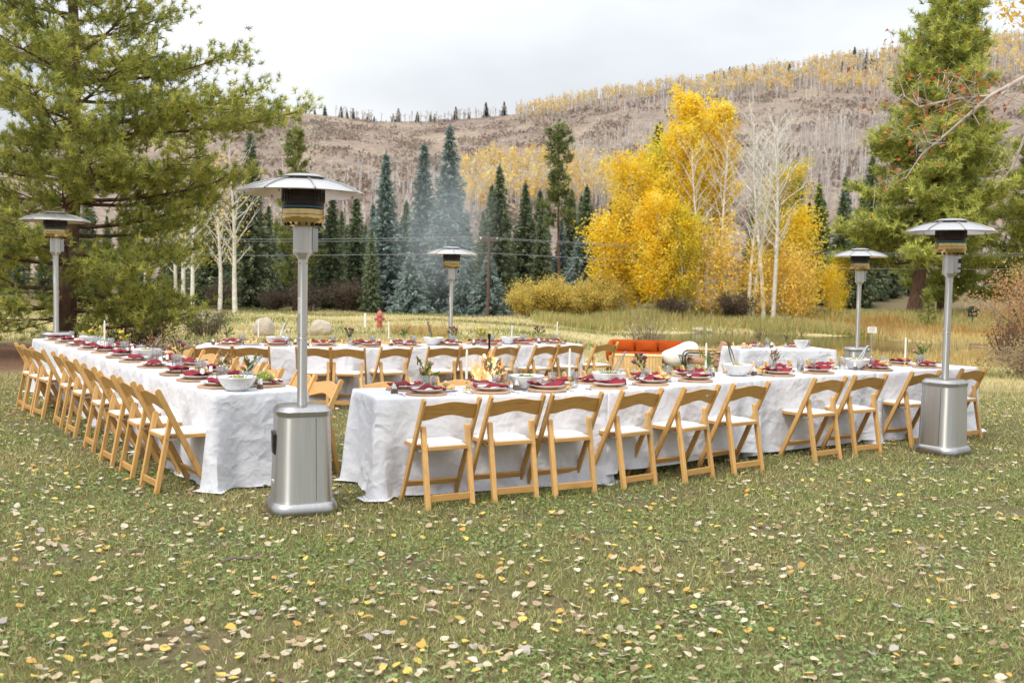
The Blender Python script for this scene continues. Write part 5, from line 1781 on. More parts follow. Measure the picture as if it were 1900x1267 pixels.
CAND = MB().lathe([(0.0, 0.0), (0.0105, 0.0), (0.0095, 0.21), (0.006, 0.238), (0.002, 0.243), (0.0, 0.244)], 12)
WICK = MB().tube([(0, 0, 0.242), (0.001, 0, 0.252)], 0.0012, 4)
CNP = [('wax', CAND.build('wax', 'wax', 50)), ('wick', WICK.build('wick', 'black'))]

def vase_parts(seed, kind):
    rs = np.random.default_rng(seed)
    g = MB().lathe([(0.0, 0.0), (0.022, 0.0), (0.027, 0.006), (0.029, 0.025), (0.024, 0.048), (0.013, 0.062), (0.0125, 0.075), (0.016, 0.082), (0.0145, 0.082), (0.0112, 0.075), (0.0115, 0.062), (0.022, 0.047), (0.026, 0.025), (0.022, 0.008), (0.0, 0.007)], 16)
    st, lf, cols, bl, ds = MB(), [], [], MB(), MB()
    n = {'green': 7, 'dark': 6, 'yellow': 7, 'twig': 9, 'dry': 6}[kind]
    tops = []
    for i in range(n):
        a = rs.uniform(0, 6.28)
        sp = rs.uniform(0.02, 0.085)
        h = rs.uniform(0.12, 0.215) * (1.1 if kind == 'twig' else 1.0)
        e = Vector((math.cos(a) * sp, math.sin(a) * sp, h))
        st.tube([(0, 0, 0.012), (math.cos(a) * 0.004, math.sin(a) * 0.004, 0.075), (e.x * 0.5, e.y * 0.5, h * 0.62), tuple(e)], [0.0016, 0.0016, 0.0013, 0.001], 4)
        tops.append(e)
        if kind == 'twig':
            for k in range(4):
                q = e * rs.uniform(0.6, 1.0)
                f = q + Vector(rs.normal(0, 0.022, 3)) + Vector((0, 0, 0.015))
                st.tube([q, f], [0.0011, 0.0006], 3)
                ds.blob(f, 0.0045, 1, 0)
        m = 12 if kind in ('green', 'yellow') else 7
        for k in range(m if kind != 'twig' else 3):
            t = rs.uniform(0.5, 1.0)
            lf.append([e.x * t * t, e.y * t * t, 0.06 + (h - 0.06) * t])
    for i, e in enumerate(tops):
        if kind in ('dark', 'green') and i < 3:
            bl.blob(e + Vector((0, 0, 0.004)), 0.019 if kind == 'dark' else 0.014, 2, 0.5, 3.5, (1, 1, 0.75), seed + i)
        elif kind == 'yellow' and i < 4:
            bl.blob(e, 0.015, 2, 0.2, 6, (1, 1, 1), seed + i)
        elif kind == 'dry' and i < 4:
            for k in range(7):
                ds.blob(e - Vector((0, 0, 0.012 * k)) + Vector(rs.normal(0, 0.006, 3)), 0.009, 1, 0.3, 4, (1, 1, 1), k)
        elif i == 5:
            for k in range(6):
                ds.blob(e - Vector((0, 0, 0.009 * k)), 0.006, 1, 0.3, 4, (1, 1, 1), k)
    c = np.array(lf)
    dd = c * [6, 6, 1] + [0, 0, 0.1]
    dd /= np.linalg.norm(dd, axis=1, keepdims=True)
    v, t = shards(c + dd * 0.015, 0.045, 0.017, dd, 0.5)
    lt = {'green': [(0.16, 0.25, 0.06), (0.22, 0.30, 0.08)], 'dark': [(0.13, 0.20, 0.06), (0.20, 0.12, 0.09)], 'yellow': [(0.26, 0.32, 0.08), (0.50, 0.42, 0.10)],
          'twig': [(0.25, 0.12, 0.07), (0.30, 0.24, 0.10)], 'dry': [(0.42, 0.30, 0.14), (0.18, 0.22, 0.08)]}[kind]
    ps = [('vase', g.build('vase', 'glass', 50)), ('stems', st.build('stems', 'stem' if kind != 'twig' else 'greybark')), ('leaves', tri_mesh('leaves', v, t, tint_mix(len(c), lt), 'leaf'))]
    if bl.v:
        ps.append(('blossoms', bl.build('blossoms', {'dark': 'blossom_dark', 'green': 'blossom_pink', 'yellow': 'blossom_gold'}[kind], 50)))
    if ds.v:
        ps.append(('seed_heads', ds.build('seed_heads', 'dry', 50)))
    return ps
VK = {'green': 'green sprigs and pink blooms', 'dark': 'plum-dark blooms and green leaves', 'yellow': 'round yellow blooms and pale leaves', 'twig': 'bare budding twigs', 'dry': 'brown dried seed heads'}
VP = {k: [vase_parts(10 * i + j, k) for j in range(2)] for i, k in enumerate(VK)}

# ------------------------------------------------------------------ chairs and place settings
def setting(p, d, n, a, where, idx, glass_dx=0.115, glass_dn=0.345, tz=0.0):
    """charger, plate, napkin, cutlery and glass before one seat; p is on the table edge, n points over the table"""
    ang = math.atan2(n.y, n.x) - math.pi / 2
    xr = Vector((math.cos(ang), math.sin(ang)))
    def at(dx, dn):
        return (p.x + xr.x * dx + n.x * dn, p.y + xr.y * dx + n.y * dn)
    zt = hz(p.x, p.y) + TOP + 0.0016 + tz
    jx, jn = random.uniform(-0.02, 0.02), random.uniform(-0.012, 0.012)
    q = at(jx, 0.185 + jn)
    single('wood_charger', CH[idx % 3], 'wood slice charger at the %s' % where, 'charger', (*q, zt), random.uniform(0, 6), 'wood chargers')
    single('plate', PLATE, 'white dinner plate at the %s' % where, 'plate', (*q, zt + 0.0155), random.uniform(0, 6), 'white plates')
    single('napkin', NAP[idx % 4], 'burgundy napkin at the %s' % where, 'napkin', (*q, zt + 0.0165), ang + random.uniform(-0.3, 0.3), 'burgundy napkins')
    single('fork', FORK, 'steel fork at the %s' % where, 'fork', (*at(jx - 0.185, 0.17), zt), ang + random.uniform(-0.1, 0.1), 'forks')
    single('knife', KNIFE, 'steel knife at the %s' % where, 'knife', (*at(jx + 0.185, 0.17), zt), ang + random.uniform(-0.1, 0.1), 'knives')
    thing('drinking_glass', 'clear water glass for the %s' % where, 'glass', (*at(glass_dx, glass_dn), zt), 0, 'water glasses', GLP, 1.14)
    if idx % 2 == 0:
        thing('name_card_holder', 'mountain-shaped card holder at the %s' % where, 'card holder', (*at(-0.21 + jx, 0.30), zt), ang + random.uniform(-0.4, 0.4), 'mountain card holders', MT)

FC = [(-0.403, 6.797, 29), (0.048, 7.06, 27.5), (0.486, 7.258, 28), (1.004, 7.582, 38), (1.519, 7.901, 40), (1.997, 8.254, 35), (2.873, 8.931, 33.5), (3.364, 9.287, 30), (4.128, 9.884, 31), (4.86, 10.43, 33)]
LC = [(-2.641, 7.219, -52.5), (-3.010, 7.745, -55), (-3.357, 8.214, -54), (-3.778, 8.861, -55.5), (-4.267, 9.592, -53.5), (-4.659, 10.172, -55), (-5.143, 10.761, -49), (-5.42, 11.10, -51), (-5.70, 11.50, -54)]
def nearest(key, x, y):
    best = None
    for i, (p, d, n, a) in enumerate(ROWS[key]):
        w = Vector((x, y)) - p
        t = min(max(w.dot(d), 0.16), TL - 0.16)
        q = p + d * t
        k = (q - Vector((x, y))).length
        if best is None or k < best[0]:
            best = (k, q, d, n, a)
    return best[1:]
LOGO = MB().add([(0, 0, 0), (0.03, 0.0, 0.012), (0.012, 0, 0.011), (0.034, 0, 0.021), (0.004, 0, 0.014), (-0.012, 0, 0.002)], [(0, 1, 2, 3, 4, 5)]).build('painted_mark', 'paper', 0)
for i, (x, y, a) in enumerate(FC):
    w = 'outside the lawn-side row, %s from the corner heater' % ORD[i]
    c = chair(x, y, a, ('white-marked wooden folding chair ' if i == 4 else 'wooden folding chair ') + w, 'folding chairs')
    if i == 4:
        put('painted_mark', LOGO, c, (0.075, 0.375 - 0.5013 * 0.675 - 0.0255, 0.670))
    q, d, n, an = nearest('F', x, y)
    setting(q, d, n, an, '%s outer seat from corner heater, lawn-side row' % ORD[i], i)
for i, (x, y, a) in enumerate(LC):
    chair(x, y, a, 'wooden folding chair outside the pine-side row, %s from the corner heater' % ORD[i], 'folding chairs')
for i, t in enumerate((0.45, 1.02, 1.60, 2.30, 2.98, 3.60, 4.25, 4.85, 5.50, 6.20, 6.85)):
    q, d, n, an = on_row('L', t)
    setting(q, d, n, an, '%s outer seat from corner heater, pine-side row' % ORD[i], i + 1)
for i, t in enumerate((0.36, 1.02, 1.62, 2.22, 2.85, 3.42, 4.10, 4.72, 5.40, 6.1, 6.75)):
    q, d, n, an = on_row('F', t)
    e = q + n * TW
    r = e + n * (0.37 + random.uniform(-0.03, 0.05))
    chair(r.x, r.y, an + 180 + random.uniform(-5, 5), 'wooden folding chair, fire side of the lawn-side row, %s from the corner heater' % ORD[i], 'folding chairs')
    setting(e, d, -n, an, '%s fire-side seat from corner heater, lawn-side row' % ORD[i], i + 1, -0.115)
for i, t in enumerate((0.42, 1.02, 1.62, 2.30, 2.95, 3.60, 4.25, 4.9)):
    q, d, n, an = on_row('L', t)
    e = q + n * TW
    r = e + n * (0.37 + random.uniform(-0.03, 0.06))
    ang = math.degrees(math.atan2(n.y, n.x)) + 90
    chair(r.x, r.y, ang + random.uniform(-6, 6), 'wooden folding chair, fire side of the pine-side row, %s from the corner heater' % ORD[i], 'folding chairs')
    setting(e, d, -n, an, '%s fire-side seat from corner heater, pine-side row' % ORD[i], i, -0.115)
for i, xc in enumerate((-3.56, -3.13, -2.40, -1.95, -1.44, -0.86, -0.47, -0.06, 0.46, 0.84)):
    best = min(((abs(on_row('B', t)[0].x + 0.38 * math.sin(R(on_row('B', t)[3])) - xc), t) for t in np.linspace(0.1, 5.5, 271)))
    q, d, n, an = on_row('B', best[1])
    r = q - n * (0.38 + random.uniform(-0.02, 0.05))
    chair(r.x, r.y, an + random.uniform(-7, 7), 'wooden folding chair, fire side of the meadow-side row, %s from the pine-side row' % ORD[i], 'folding chairs')
q, d, n, an = on_row('B', 5.57)
chair(q.x + 0.32, q.y - 0.20, 38, 'wooden folding chair at the open pond end of the meadow-side row', 'folding chairs')
for i, t in enumerate((0.38, 0.95, 1.52, 2.2, 2.78, 3.36, 4.05, 4.62, 5.2)):
    q, d, n, an = on_row('B', t)
    setting(q, d, n, an, '%s fire-side seat from pine-side row, meadow-side row' % ORD[i], i)
    e = q + n * TW
    r = e + n * (0.37 + random.uniform(-0.02, 0.06))
    chair(r.x, r.y, an + 180 + random.uniform(-6, 6), 'wooden folding chair, meadow side of the meadow-side row, %s from the pine-side row' % ORD[i], 'folding chairs')
    setting(e, d, -n, an, '%s meadow-side seat from pine-side row, meadow-side row' % ORD[i], i + 1, -0.115)
# small table: two settings, two chairs
dS = Vector((math.cos(R(9)), math.sin(R(9))))
nS = Vector((-dS.y, dS.x))
for i, t in enumerate((0.42, 1.05)):
    e = Vector(SP) + dS * t + nS * TW
    r = e + nS * 0.40
    chair(r.x + 0.1, r.y, 189 + 8 * i, 'wooden folding chair at the small shore table, %s the heater' % ('farther from' if i == 0 else 'nearer to'), 'folding chairs')
    setting(e, dS, -nS, 9, 'seat %s the heater at the small shore table' % ('farther from' if i == 0 else 'nearer to'), i, -0.115)

# ------------------------------------------------------------------ things down the middle of the tables
def tz(x, y):
    return hz(x, y) + TOP + 0.0016
def mid(key, t, off=0.36):
    q, d, n, a = on_row(key, t)
    return (q + n * off), a
def place(x, y, key, lim=0.34):
    """keep a measured spot safely on the cloth, near the middle of the row"""
    q, d, n, a = nearest(key, x, y)
    w = Vector((x, y)) - q
    k = min(max(w.dot(n), lim), TW - lim)
    return q + n * k, a
BOWLS = {'F': [(0.11, 7.9), (0.89, 8.13), (2.14, 8.99), (3.59, 10.42)], 'L': [(-2.0, 7.29), (-3.77, 10.0), (-4.46, 12.42)], 'B': [(-2.97, 12.53), (-1.19, 13.69), (-0.12, 14.31)]}
TILT = {'F': [(-25, 10), (35, 20), (-20, 0), (50, 10)], 'L': [(45, 5), (50, 20), (48, 0)], 'B': [(40, 5), (-15, 10), (45, 0)]}
k = 0
for key, l in BOWLS.items():
    for i, (x, y) in enumerate(l):
        q, a = place(x, y, key, 0.345)
        if key == 'L' and i == 0:
            q = Vector((-2.06, 7.45))
        z = tz(q.x, q.y)
        w = '%s bowl from %s, %s row' % (ORD[i], REF[key], RN[key])
        thing('salad_bowl', 'white salad bowl, %s' % w, 'bowl', (q.x, q.y, z), 0, 'salad bowls', [('bowl', BOWL)], 1.0)
        single('salad', SAL[k % 3], 'green salad heaped in the %s' % w, 'salad', (q.x, q.y, z), k, 'salads')
        ty, tx = TILT[key][i]
        single('tongs', TONG, 'steel salad tongs leaning in the %s' % w, 'tongs', (q.x + (0.02 if ty > 0 else -0.02), q.y, z + 0.068), 0, 'salad tongs', rot=(R(-tx), R(ty), R(10 * k)))
        k += 1
VASES = {'F': [(-0.67, 7.60, 'green'), (-0.09, 7.62, 'dry'), (1.16, 8.42, 'dark'), (1.8, 9.0, 'green'), (2.60, 9.48, 'twig'), (4.57, 11.05, 'green')],
         'L': [(-2.25, 8.30, 'dry'), (-1.98, 7.72, 'green'), (-3.02, 9.30, 'dark'), (-4.72, 11.95, 'yellow'), (-4.95, 12.4, 'yellow'), (-4.15, 10.95, 'yellow'), (-3.55, 10.05, 'twig')],
         'B': [(-3.6, 12.6, 'green'), (-2.14, 12.9, 'dark'), (-0.79, 13.9, 'dark'), (-0.5, 13.99, 'yellow'), (0.24, 14.7, 'dark'), (-1.5, 13.4, 'green')]}
for key, l in VASES.items():
    for i, (x, y, kd) in enumerate(l):
        q, a = place(x, y, key, 0.33)
        thing('flower_vase', 'vase of %s, %s from %s, %s row' % (VK[kd], ORD[i], REF[key].replace('the ', ''), RN[key]), 'vase', (q.x, q.y, tz(q.x, q.y)), i * 1.1, 'flower vases', VP[kd][i % 2], 1.2)
CANDS = {'F': [(-0.36, 7.72), (0.52, 7.98), (1.92, 8.83), (4.30, 11.0)], 'L': [(-4.60, 11.75)], 'B': [(-3.24, 12.7), (-1.72, 13.31), (0.45, 15.0)]}
for key, l in CANDS.items():
    for i, (x, y) in enumerate(l):
        q, a = place(x, y, key, 0.335)
        z = tz(q.x, q.y)
        w = '%s from %s in the %s row' % (ORD[i], REF[key], RN[key]) if len(l) > 1 else 'among yellow flowers of the pine-side row'
        single('candle_holder', HOLD, 'brass candle holder, %s' % w, 'candle holder', (q.x, q.y, z), 0, 'candle holders')
        thing('taper_candle', 'ivory taper candle, %s' % w, 'candle', (q.x, q.y, z + 0.076), 0, 'taper candles', CNP)
BREADS = {'F': [(-0.52, 7.66), (1.36, 8.60), (2.50, 9.35), (3.95, 10.75)], 'L': [(-2.62, 8.75), (-5.4, 12.6)], 'B': [(-3.3, 12.56), (-2.35, 12.85), (0.74, 15.0)]}
for key, l in BREADS.items():
    for i, (x, y) in enumerate(l):
        q, a = place(x, y, key, 0.34)
        z = tz(q.x, q.y)
        w = '%s bread plate from %s, %s row' % (ORD[i], REF[key], RN[key])
        single('bread_plate', BPL, 'small plate of bread, %s' % w, 'plate', (q.x, q.y, z), 0, 'bread plates')
        for j in range(7):
            an = j * 1.05
            rr, zz = (0.05, 0.010) if j < 6 else (0.0, 0.036)
            single('bread_chunk', BRD[j % 4], 'bread chunk on the %s' % w, 'bread', (q.x + rr * math.cos(an), q.y + rr * math.sin(an), z + zz), an, 'bread chunks')
        if True:
            single('bread_chunk', BRD[1], 'bread chunk on the %s' % w, 'bread', (q.x + 0.01, q.y - 0.035, z + 0.040), 2.0, 'bread chunks')
q, d, n, an = on_row('L', 0.42)
e = q + n * (TW - 0.185)
single('salad', HEAP, 'green salad served on the fire-side plate next to the corner heater', 'salad', (e.x, e.y, tz(e.x, e.y) + 0.05), 0)
# on the small table
def onS(t, o):
    p = Vector(SP) + dS * t + nS * o
    return p.x, p.y, zS + TOP + 0.0016
BW2 = MB().lathe([(0.0, 0.0), (0.045, 0.0), (0.05, 0.01), (0.075, 0.05), (0.10, 0.118), (0.103, 0.122), (0.099, 0.122), (0.07, 0.052), (0.0, 0.015)], 32).build('bowl', 'china', 50)
thing('serving_bowl', 'tall white flared bowl on the small shore table', 'bowl', onS(0.95, 0.16), 0, None, [('bowl', BW2)])
single('salad', SAL[1], 'pale salad inside the tall flared bowl on the small shore table', 'salad', (onS(0.95, 0.16)[0], onS(0.95, 0.16)[1], onS(0, 0)[2] + 0.022), 0, scale=0.66)
single('bread_plate', BPL, 'white plate of bread at the corner of the small shore table', 'plate', onS(0.14, 0.18), 0)
for j in range(4):
    x, y, z = onS(0.11 + 0.045 * (j % 3), 0.18 + 0.015 * (j % 2))
    single('bread_chunk', BRD[j], 'chunk of bread on the corner plate of the small shore table', 'bread', (x, y, z + 0.010 + (0.028 if j == 3 else 0)), j, 'bread on the small table')
thing('flower_vase', 'glass vase of plum-dark blooms at the bread end of the small shore table', 'vase', onS(0.36, 0.30), 0, None, VP['dark'][0])
thing('flower_vase', 'glass vase of leafy sprigs beside the tall bowl on the small shore table', 'vase', onS(0.80, 0.34), 1, None, VP['green'][1])

# ------------------------------------------------------------------ fire pit
FX, FY = -0.24, 10.3
pit = MB().lathe([(0.0, 0.18), (0.20, 0.20), (0.36, 0.30), (0.42, 0.44), (0.43, 0.47), (0.45, 0.47), (0.45, 0.44), (0.39, 0.28), (0.22, 0.16), (0.0, 0.14)], 32)
pl = MB()
for a in range(0, 360, 120):
    pl.tube([(0.2 * math.cos(R(a)), 0.2 * math.sin(R(a)), 0.2), (0.34 * math.cos(R(a)), 0.34 * math.sin(R(a)), 0.0)], 0.016, 6)
thing('fire_pit', 'black iron fire bowl burning between the table rows', 'fire pit', (FX, FY, hz(FX, FY)), 0, None, [('bowl', pit.build('bowl', 'iron', 40)), ('legs', pl.build('legs', 'iron'))])
for i, (az, tilt, m, L) in enumerate([(0.3, 0.85, 'char', 0.5), (1.5, 0.95, 'ember', 0.46), (2.7, 0.8, 'char', 0.5), (3.9, 1.0, 'ember', 0.44), (5.1, 0.85, 'char', 0.5), (0.9, 0.3, 'ember', 0.4)]):
    lg = MB()
    e0 = Vector((math.cos(az) * 0.27, math.sin(az) * 0.27, 0.30))
    e1 = e0 + Vector((-math.cos(az) * math.cos(tilt), -math.sin(az) * math.cos(tilt), math.sin(tilt))) * L
    lg.tube([e0, (e0 + e1) / 2 + Vector((0.01, 0.01, 0)), e1], [0.045, 0.042, 0.032], 8)
    single('firewood_log', lg.build('firewood_log', m, 50), 'burning split log leaning with others in the fire bowl', 'log', (FX, FY, hz(FX, FY)), 0, 'burning logs')
def flames(n, r, h, seed, mat, z0):
    rs = np.random.default_rng(seed)
    mb = MB()
    for i in range(n):
        a = rs.uniform(0, 6.28)
        q = r * math.sqrt(rs.uniform(0, 1))
        H = h * rs.uniform(0.45, 1.0) * (1.1 - q / r * 0.6)
        b = Vector((math.cos(a) * q, math.sin(a) * q, z0 + rs.uniform(-0.05, 0.06)))
        ph = rs.uniform(0, 6)
        pts = [b + Vector((0.035 * math.sin(t * 5 + ph) * t, 0.03 * math.cos(t * 4 + ph) * t, H * t)) for t in np.linspace(0, 1, 9)]
        mb.tube(pts, [0.012 + rs.uniform(0.010, 0.026) * math.sin(math.pi * (0.1 + 0.86 * t)) ** 0.9 * (1 - 0.55 * t) for t in np.linspace(0, 1, 9)], 7)
    return mb.build('flames', mat, 60)
thing('campfire_flames', 'orange and pale yellow flames leaping from the fire bowl', 'fire', (FX, FY, hz(FX, FY)), 0, None,
      [('outer_flames', flames(30, 0.19, 0.38, 3, 'flame', 0.54)), ('inner_flames', flames(18, 0.14, 0.33, 8, 'flame_core', 0.52))])
single('fire_poker', MB().tube([(0, 0, 0.32), (-0.02, 0.05, 0.98), (-0.02, 0.05, 0.985)], [0.011, 0.011, 0.011], 8).tube([(-0.02, 0.05, 0.98), (-0.02, 0.05, 1.03)], 0.016, 8).build('fire_poker', 'iron', 40),
       'black iron poker standing upright in the fire bowl', 'poker', (FX + 0.02, FY + 0.1, hz(FX, FY)))

# ------------------------------------------------------------------ lounge by the shore
def sofa():
    ps = []
    sh = MB()
    secs = []
    N = 29
    for i in range(N):
        a = R(-28 + 236 * i / (N - 1))
        ca, sa = math.cos(a), math.sin(a)
        x = 0.90 * math.copysign(abs(ca) ** 0.55, ca)
        y = 0.36 * math.copysign(abs(sa) ** 0.6, sa)
        out = Vector((ca / 0.9, sa / 0.45, 0)).normalized()
        hgt = 0.44 + 0.20 * sm(-0.5, 0.55, sa)
        e = 0.75 if i in (0, N - 1) else 1.0
        ring = []
        for k in range(10):
            b = 2 * math.pi * k / 10
            ox = 0.085 * e * math.copysign(abs(math.cos(b)) ** 0.7, math.cos(b))
            oz = (hgt - 0.12) / 2 * math.copysign(abs(math.sin(b)) ** 0.55, math.sin(b)) * e
            ring.append((x + out.x * ox, y + out.y * ox, 0.12 + (hgt - 0.12) / 2 + oz))
        secs.append(ring)
    sh.loft(secs)
    ps.append(('backrest', sh.build('backrest', 'velvet', 60)))
    st = MB().box((-0.84, -0.42, 0.12), (0.84, 0.32, 0.36))
    ps.append(('seat', st.build('seat', 'velvet', 60, 0.06, 4)))
    for x in (-0.56, 0.0, 0.56):
        c = MB()
        secs = []
        for i in range(9):
            u = -1 + 2 * i / 8
            th = 0.075 * (1 - abs(u) ** 3) + 0.006
            hh = 0.135 + 0.012 * abs(u) ** 2
            ring = []
            for k in range(12):
                b = 2 * math.pi * k / 12
                ring.append((u * 0.265, th * math.copysign(abs(math.cos(b)) ** 0.9, math.cos(b)), hh * math.copysign(abs(math.sin(b)) ** 0.6, math.sin(b))))
            secs.append(ring)
        c.loft(secs)
        ps.append(('cushion', c.build('cushion', 'velvet', 60), (x, 0.16, 0.47), (R(-14), 0, 0)))
    lg = MB().tube([(0, 0, 0), (0, 0, 0.14)], 0.03, 8).build('leg', 'black')
    for x in (-0.7, 0.7):
        for y in (-0.3, 0.22):
            ps.append(('leg', lg, (x, y, 0)))
    return ps
thing('sofa', 'rust orange velvet sofa with curved back near the pond shore', 'sofa', (3.28, 24.2, hz(3.28, 24.2) - 0.005), R(-7), None, sofa())
def coffee():
    ps = [('tabletop', MB().box((-0.55, -0.28, 0.345), (0.55, 0.28, 0.37)).build('tabletop', 'pinewood', 30, 0.003))]
    sl = [MB().box((-0.034, -0.009, 0.0), (0.034, 0.009, 0.344)).build('slat', 'pinewood', 30, 0.003)]
    for i in range(15):
        for y in (-0.262, 0.262):
            ps.append(('slat', sl[0], (-0.504 + 0.072 * i, y, 0)))
    for i in range(6):
        for x in (-0.531, 0.531):
            ps.append(('slat', sl[0], (x, -0.19 + 0.076 * i, 0), (0, 0, R(90))))
    return ps
thing('coffee_table', 'low slatted pine box coffee table before the orange sofa', 'coffee table', (2.88, 22.75, hz(2.88, 22.75)), R(-4), None, coffee())
def boucle():
    mb = MB()
    bm = bmesh.new()
    bmesh.ops.create_icosphere(bm, subdivisions=4, radius=1)
    vs = []
    for v in bm.verts:
        p = v.co
        sx, sy, sz = [math.copysign(abs(c) ** 0.72, c) for c in p]
        top = 0.205 + 0.115 * sm(-0.7, 0.9, sx)
        vs.append((sx * 0.42, sy * 0.40, 0.12 + top + sz * top))
    fs = [tuple(v.index for v in f.verts) for f in bm.faces]
    bm.free()
    mb.add(vs, fs)
    lg = MB().tube([(0, 0, 0), (0, 0, 0.2)], 0.02, 8).build('leg', 'greenmetal')
    return [('shell', mb.build('shell', 'boucle', 60))] + [('leg', lg, (x, y, 0)) for x in (-0.25, 0.25) for y in (-0.22, 0.22)]
thing('lounge_chair', 'rounded white boucle lounge chair next to the orange sofa', 'chair', (3.88, 22.9, hz(3.88, 22.9) - 0.003), R(6), None, boucle())
def arm():
    ps = []
    for y in (-0.30, 0.30):
        f = MB().tube([(-0.36, y, 0), (-0.36, y, 0.34), (-0.33, y, 0.385), (-0.28, y, 0.40), (0.34, y, 0.40), (0.34, y, 0)], 0.014, 6)
        a = MB().box((-0.30, y - 0.022, 0.412), (0.32, y + 0.022, 0.428))
        ps.append(('side_frame', f.build('side_frame', 'greenmetal', 60), None, None, [('armrest', a.build('armrest', 'pinewood', 30, 0.004))]))
    ps.append(('crossbar', MB().tube([(-0.33, -0.3, 0.20), (-0.33, 0.3, 0.20)], 0.012, 6).tube([(0.2, -0.3, 0.14), (0.2, 0.3, 0.14)], 0.012, 6).build('crossbar', 'greenmetal')))
    s = MB().box((-0.34, -0.275, -0.045), (0.24, 0.275, 0.045)).build('seat_cushion', 'leather', 60, 0.035, 3)
    b = MB().box((-0.05, -0.275, 0.0), (0.05, 0.275, 0.46)).build('back_cushion', 'leather', 60, 0.04, 3)
    ps.append(('seat_cushion', s, (0.02, 0, 0.215), (0, R(8), 0)))
    ps.append(('back_cushion', b, (0.20, 0, 0.17), (0, R(24), 0)))
    return ps
thing('armchair', 'tan leather armchair with dark green tubular frame', 'armchair', (4.25, 22.0, hz(4.25, 22.0)), R(-6), None, arm(), 1.2)
sd = MB().lathe([(0.0, 0.40), (0.17, 0.40), (0.172, 0.405), (0.17, 0.412), (0.0, 0.412)], 24)
wr = MB()
for k in range(10):
    a = 2 * math.pi * k / 10
    wr.tube([(0.14 * math.cos(a), 0.14 * math.sin(a), 0.40), (0.08 * math.cos(a + 0.5), 0.08 * math.sin(a + 0.5), 0.22), (0.12 * math.cos(a + 1), 0.12 * math.sin(a + 1), 0.0)], 0.006, 5)
thing('wire_side_table', 'dark green wire side table between the white chair and leather armchair', 'side table', (3.80, 21.75, hz(3.8, 21.75)), 0, None, [('tabletop', sd.build('tabletop', 'greenmetal', 30)), ('wire_legs', wr.build('wire_legs', 'greenmetal'))])
for i, (x, y, k) in enumerate([(2.35, 21.3, 0.10), (2.62, 21.1, 0.08), (2.95, 21.3, 0.09), (3.25, 21.15, 0.07), (3.5, 21.3, 0.09), (2.2, 21.7, 0.08)]):
    single('pale_stone', MB().blob((0, 0, 0.03), 1, 2, 0.3, 1.5, (k * 1.3, k, k * 0.6), i).build('pale_stone', 'stone', 60), 'small pale stone on the grass before the slatted coffee table', 'stone', (x, y, hz(x, y)), i, 'stones by the lounge')

# ------------------------------------------------------------------ out in the meadow
def boulder(seed, w, h):
    bm = bmesh.new()
    bmesh.ops.create_icosphere(bm, subdivisions=4, radius=1)
    mb = MB()
    vs = []
    for v in bm.verts:
        p = v.co
        k = 1 + 0.14 * noise.noise(p * 1.2 + Vector((seed, 0, 0))) + 0.05 * noise.noise(p * 3.5 + Vector((seed, 3, 0)))
        vs.append((p.x * k * w / 2, p.y * k * w / 2 * 0.9, h * 0.42 + p.z * k * h * 0.60))
    fs = [tuple(v.index for v in f.verts) for f in bm.faces]
    bm.free()
    return mb.add(vs, fs).build('boulder', 'stone', 60)
for s, x, y, w, h, lab in [(1, -10.5, 34, 1.12, 0.70, 'biggest pale boulder behind the olive shrub'), (5, -8.5, 34, 0.72, 0.62, 'round pale boulder standing in the open between two others'),
                           (9, -6.55, 34, 0.78, 0.54, 'squat grey boulder behind the corner heater pole'), (12, -8.0, 35.5, 0.2, 0.12, 'little pale rock beside the round boulder')]:
    single('boulder', boulder(s, w, h), lab, 'boulder', (x, y, hz(x, y) - 0.02), 0)
hyd = MB().lathe([(0.15, 0.0), (0.15, 0.04), (0.10, 0.05), (0.10, 0.10), (0.14, 0.11), (0.14, 0.14), (0.105, 0.15), (0.105, 0.48), (0.135, 0.49), (0.135, 0.52), (0.11, 0.53)], 20)
bon = MB().lathe([(0.118, 0.525), (0.11, 0.60), (0.075, 0.665), (0.03, 0.69), (0.03, 0.74), (0.0, 0.745)], 20)
cap = MB().lathe([(0.06, 0.0), (0.06, 0.05), (0.075, 0.05), (0.075, 0.09), (0.025, 0.10), (0.025, 0.13), (0.0, 0.13)], 14)
hc = cap.build('outlet_cap', 'red', 40)
thing('fire_hydrant', 'faded red fire hydrant out in the meadow', 'hydrant', (-5.2, 39.0, hz(-5.2, 39)), 0.3, None,
      [('barrel', hyd.build('barrel', 'red', 40)), ('bonnet', bon.build('bonnet', 'red', 40)), ('outlet_cap', hc, (-0.09, 0, 0.38), (0, R(-90), 0)), ('outlet_cap', hc, (0.09, 0, 0.38), (0, R(90), 0)), ('outlet_cap', hc, (0, -0.09, 0.34), (R(90), 0, 0))])
single('marker_post', MB().lathe([(0.05, -0.1), (0.05, 0.54), (0.038, 0.58), (0.0, 0.59)], 10).build('marker_post', 'pad', 40), 'short cream marker post beside the fire hydrant', 'post', (-5.62, 38.0, hz(-5.62, 38)))
zP = hz(-1.45, 58.0)
pp = MB().tube([(0, 0, -0.3), (0.02, 0, 4.75)], [0.095, 0.075], 10)
xa = MB().box((-0.55, -0.05, 4.42), (0.55, 0.05, 4.54))
ins = MB().lathe([(0.03, 0.0), (0.05, 0.02), (0.035, 0.05), (0.05, 0.07), (0.03, 0.12), (0.0, 0.12)], 10).build('insulator', 'pad')
thing('utility_pole', 'brown wooden utility pole before the dark spruces', 'pole', (-1.45, 58.0, zP), R(8), None, [('post', pp.build('post', 'polewood', 40)), ('crossarm', xa.build('crossarm', 'polewood', 0), None, None, [('insulator', ins, (x, 0, 4.54)) for x in (-0.48, 0.0, 0.48)])])
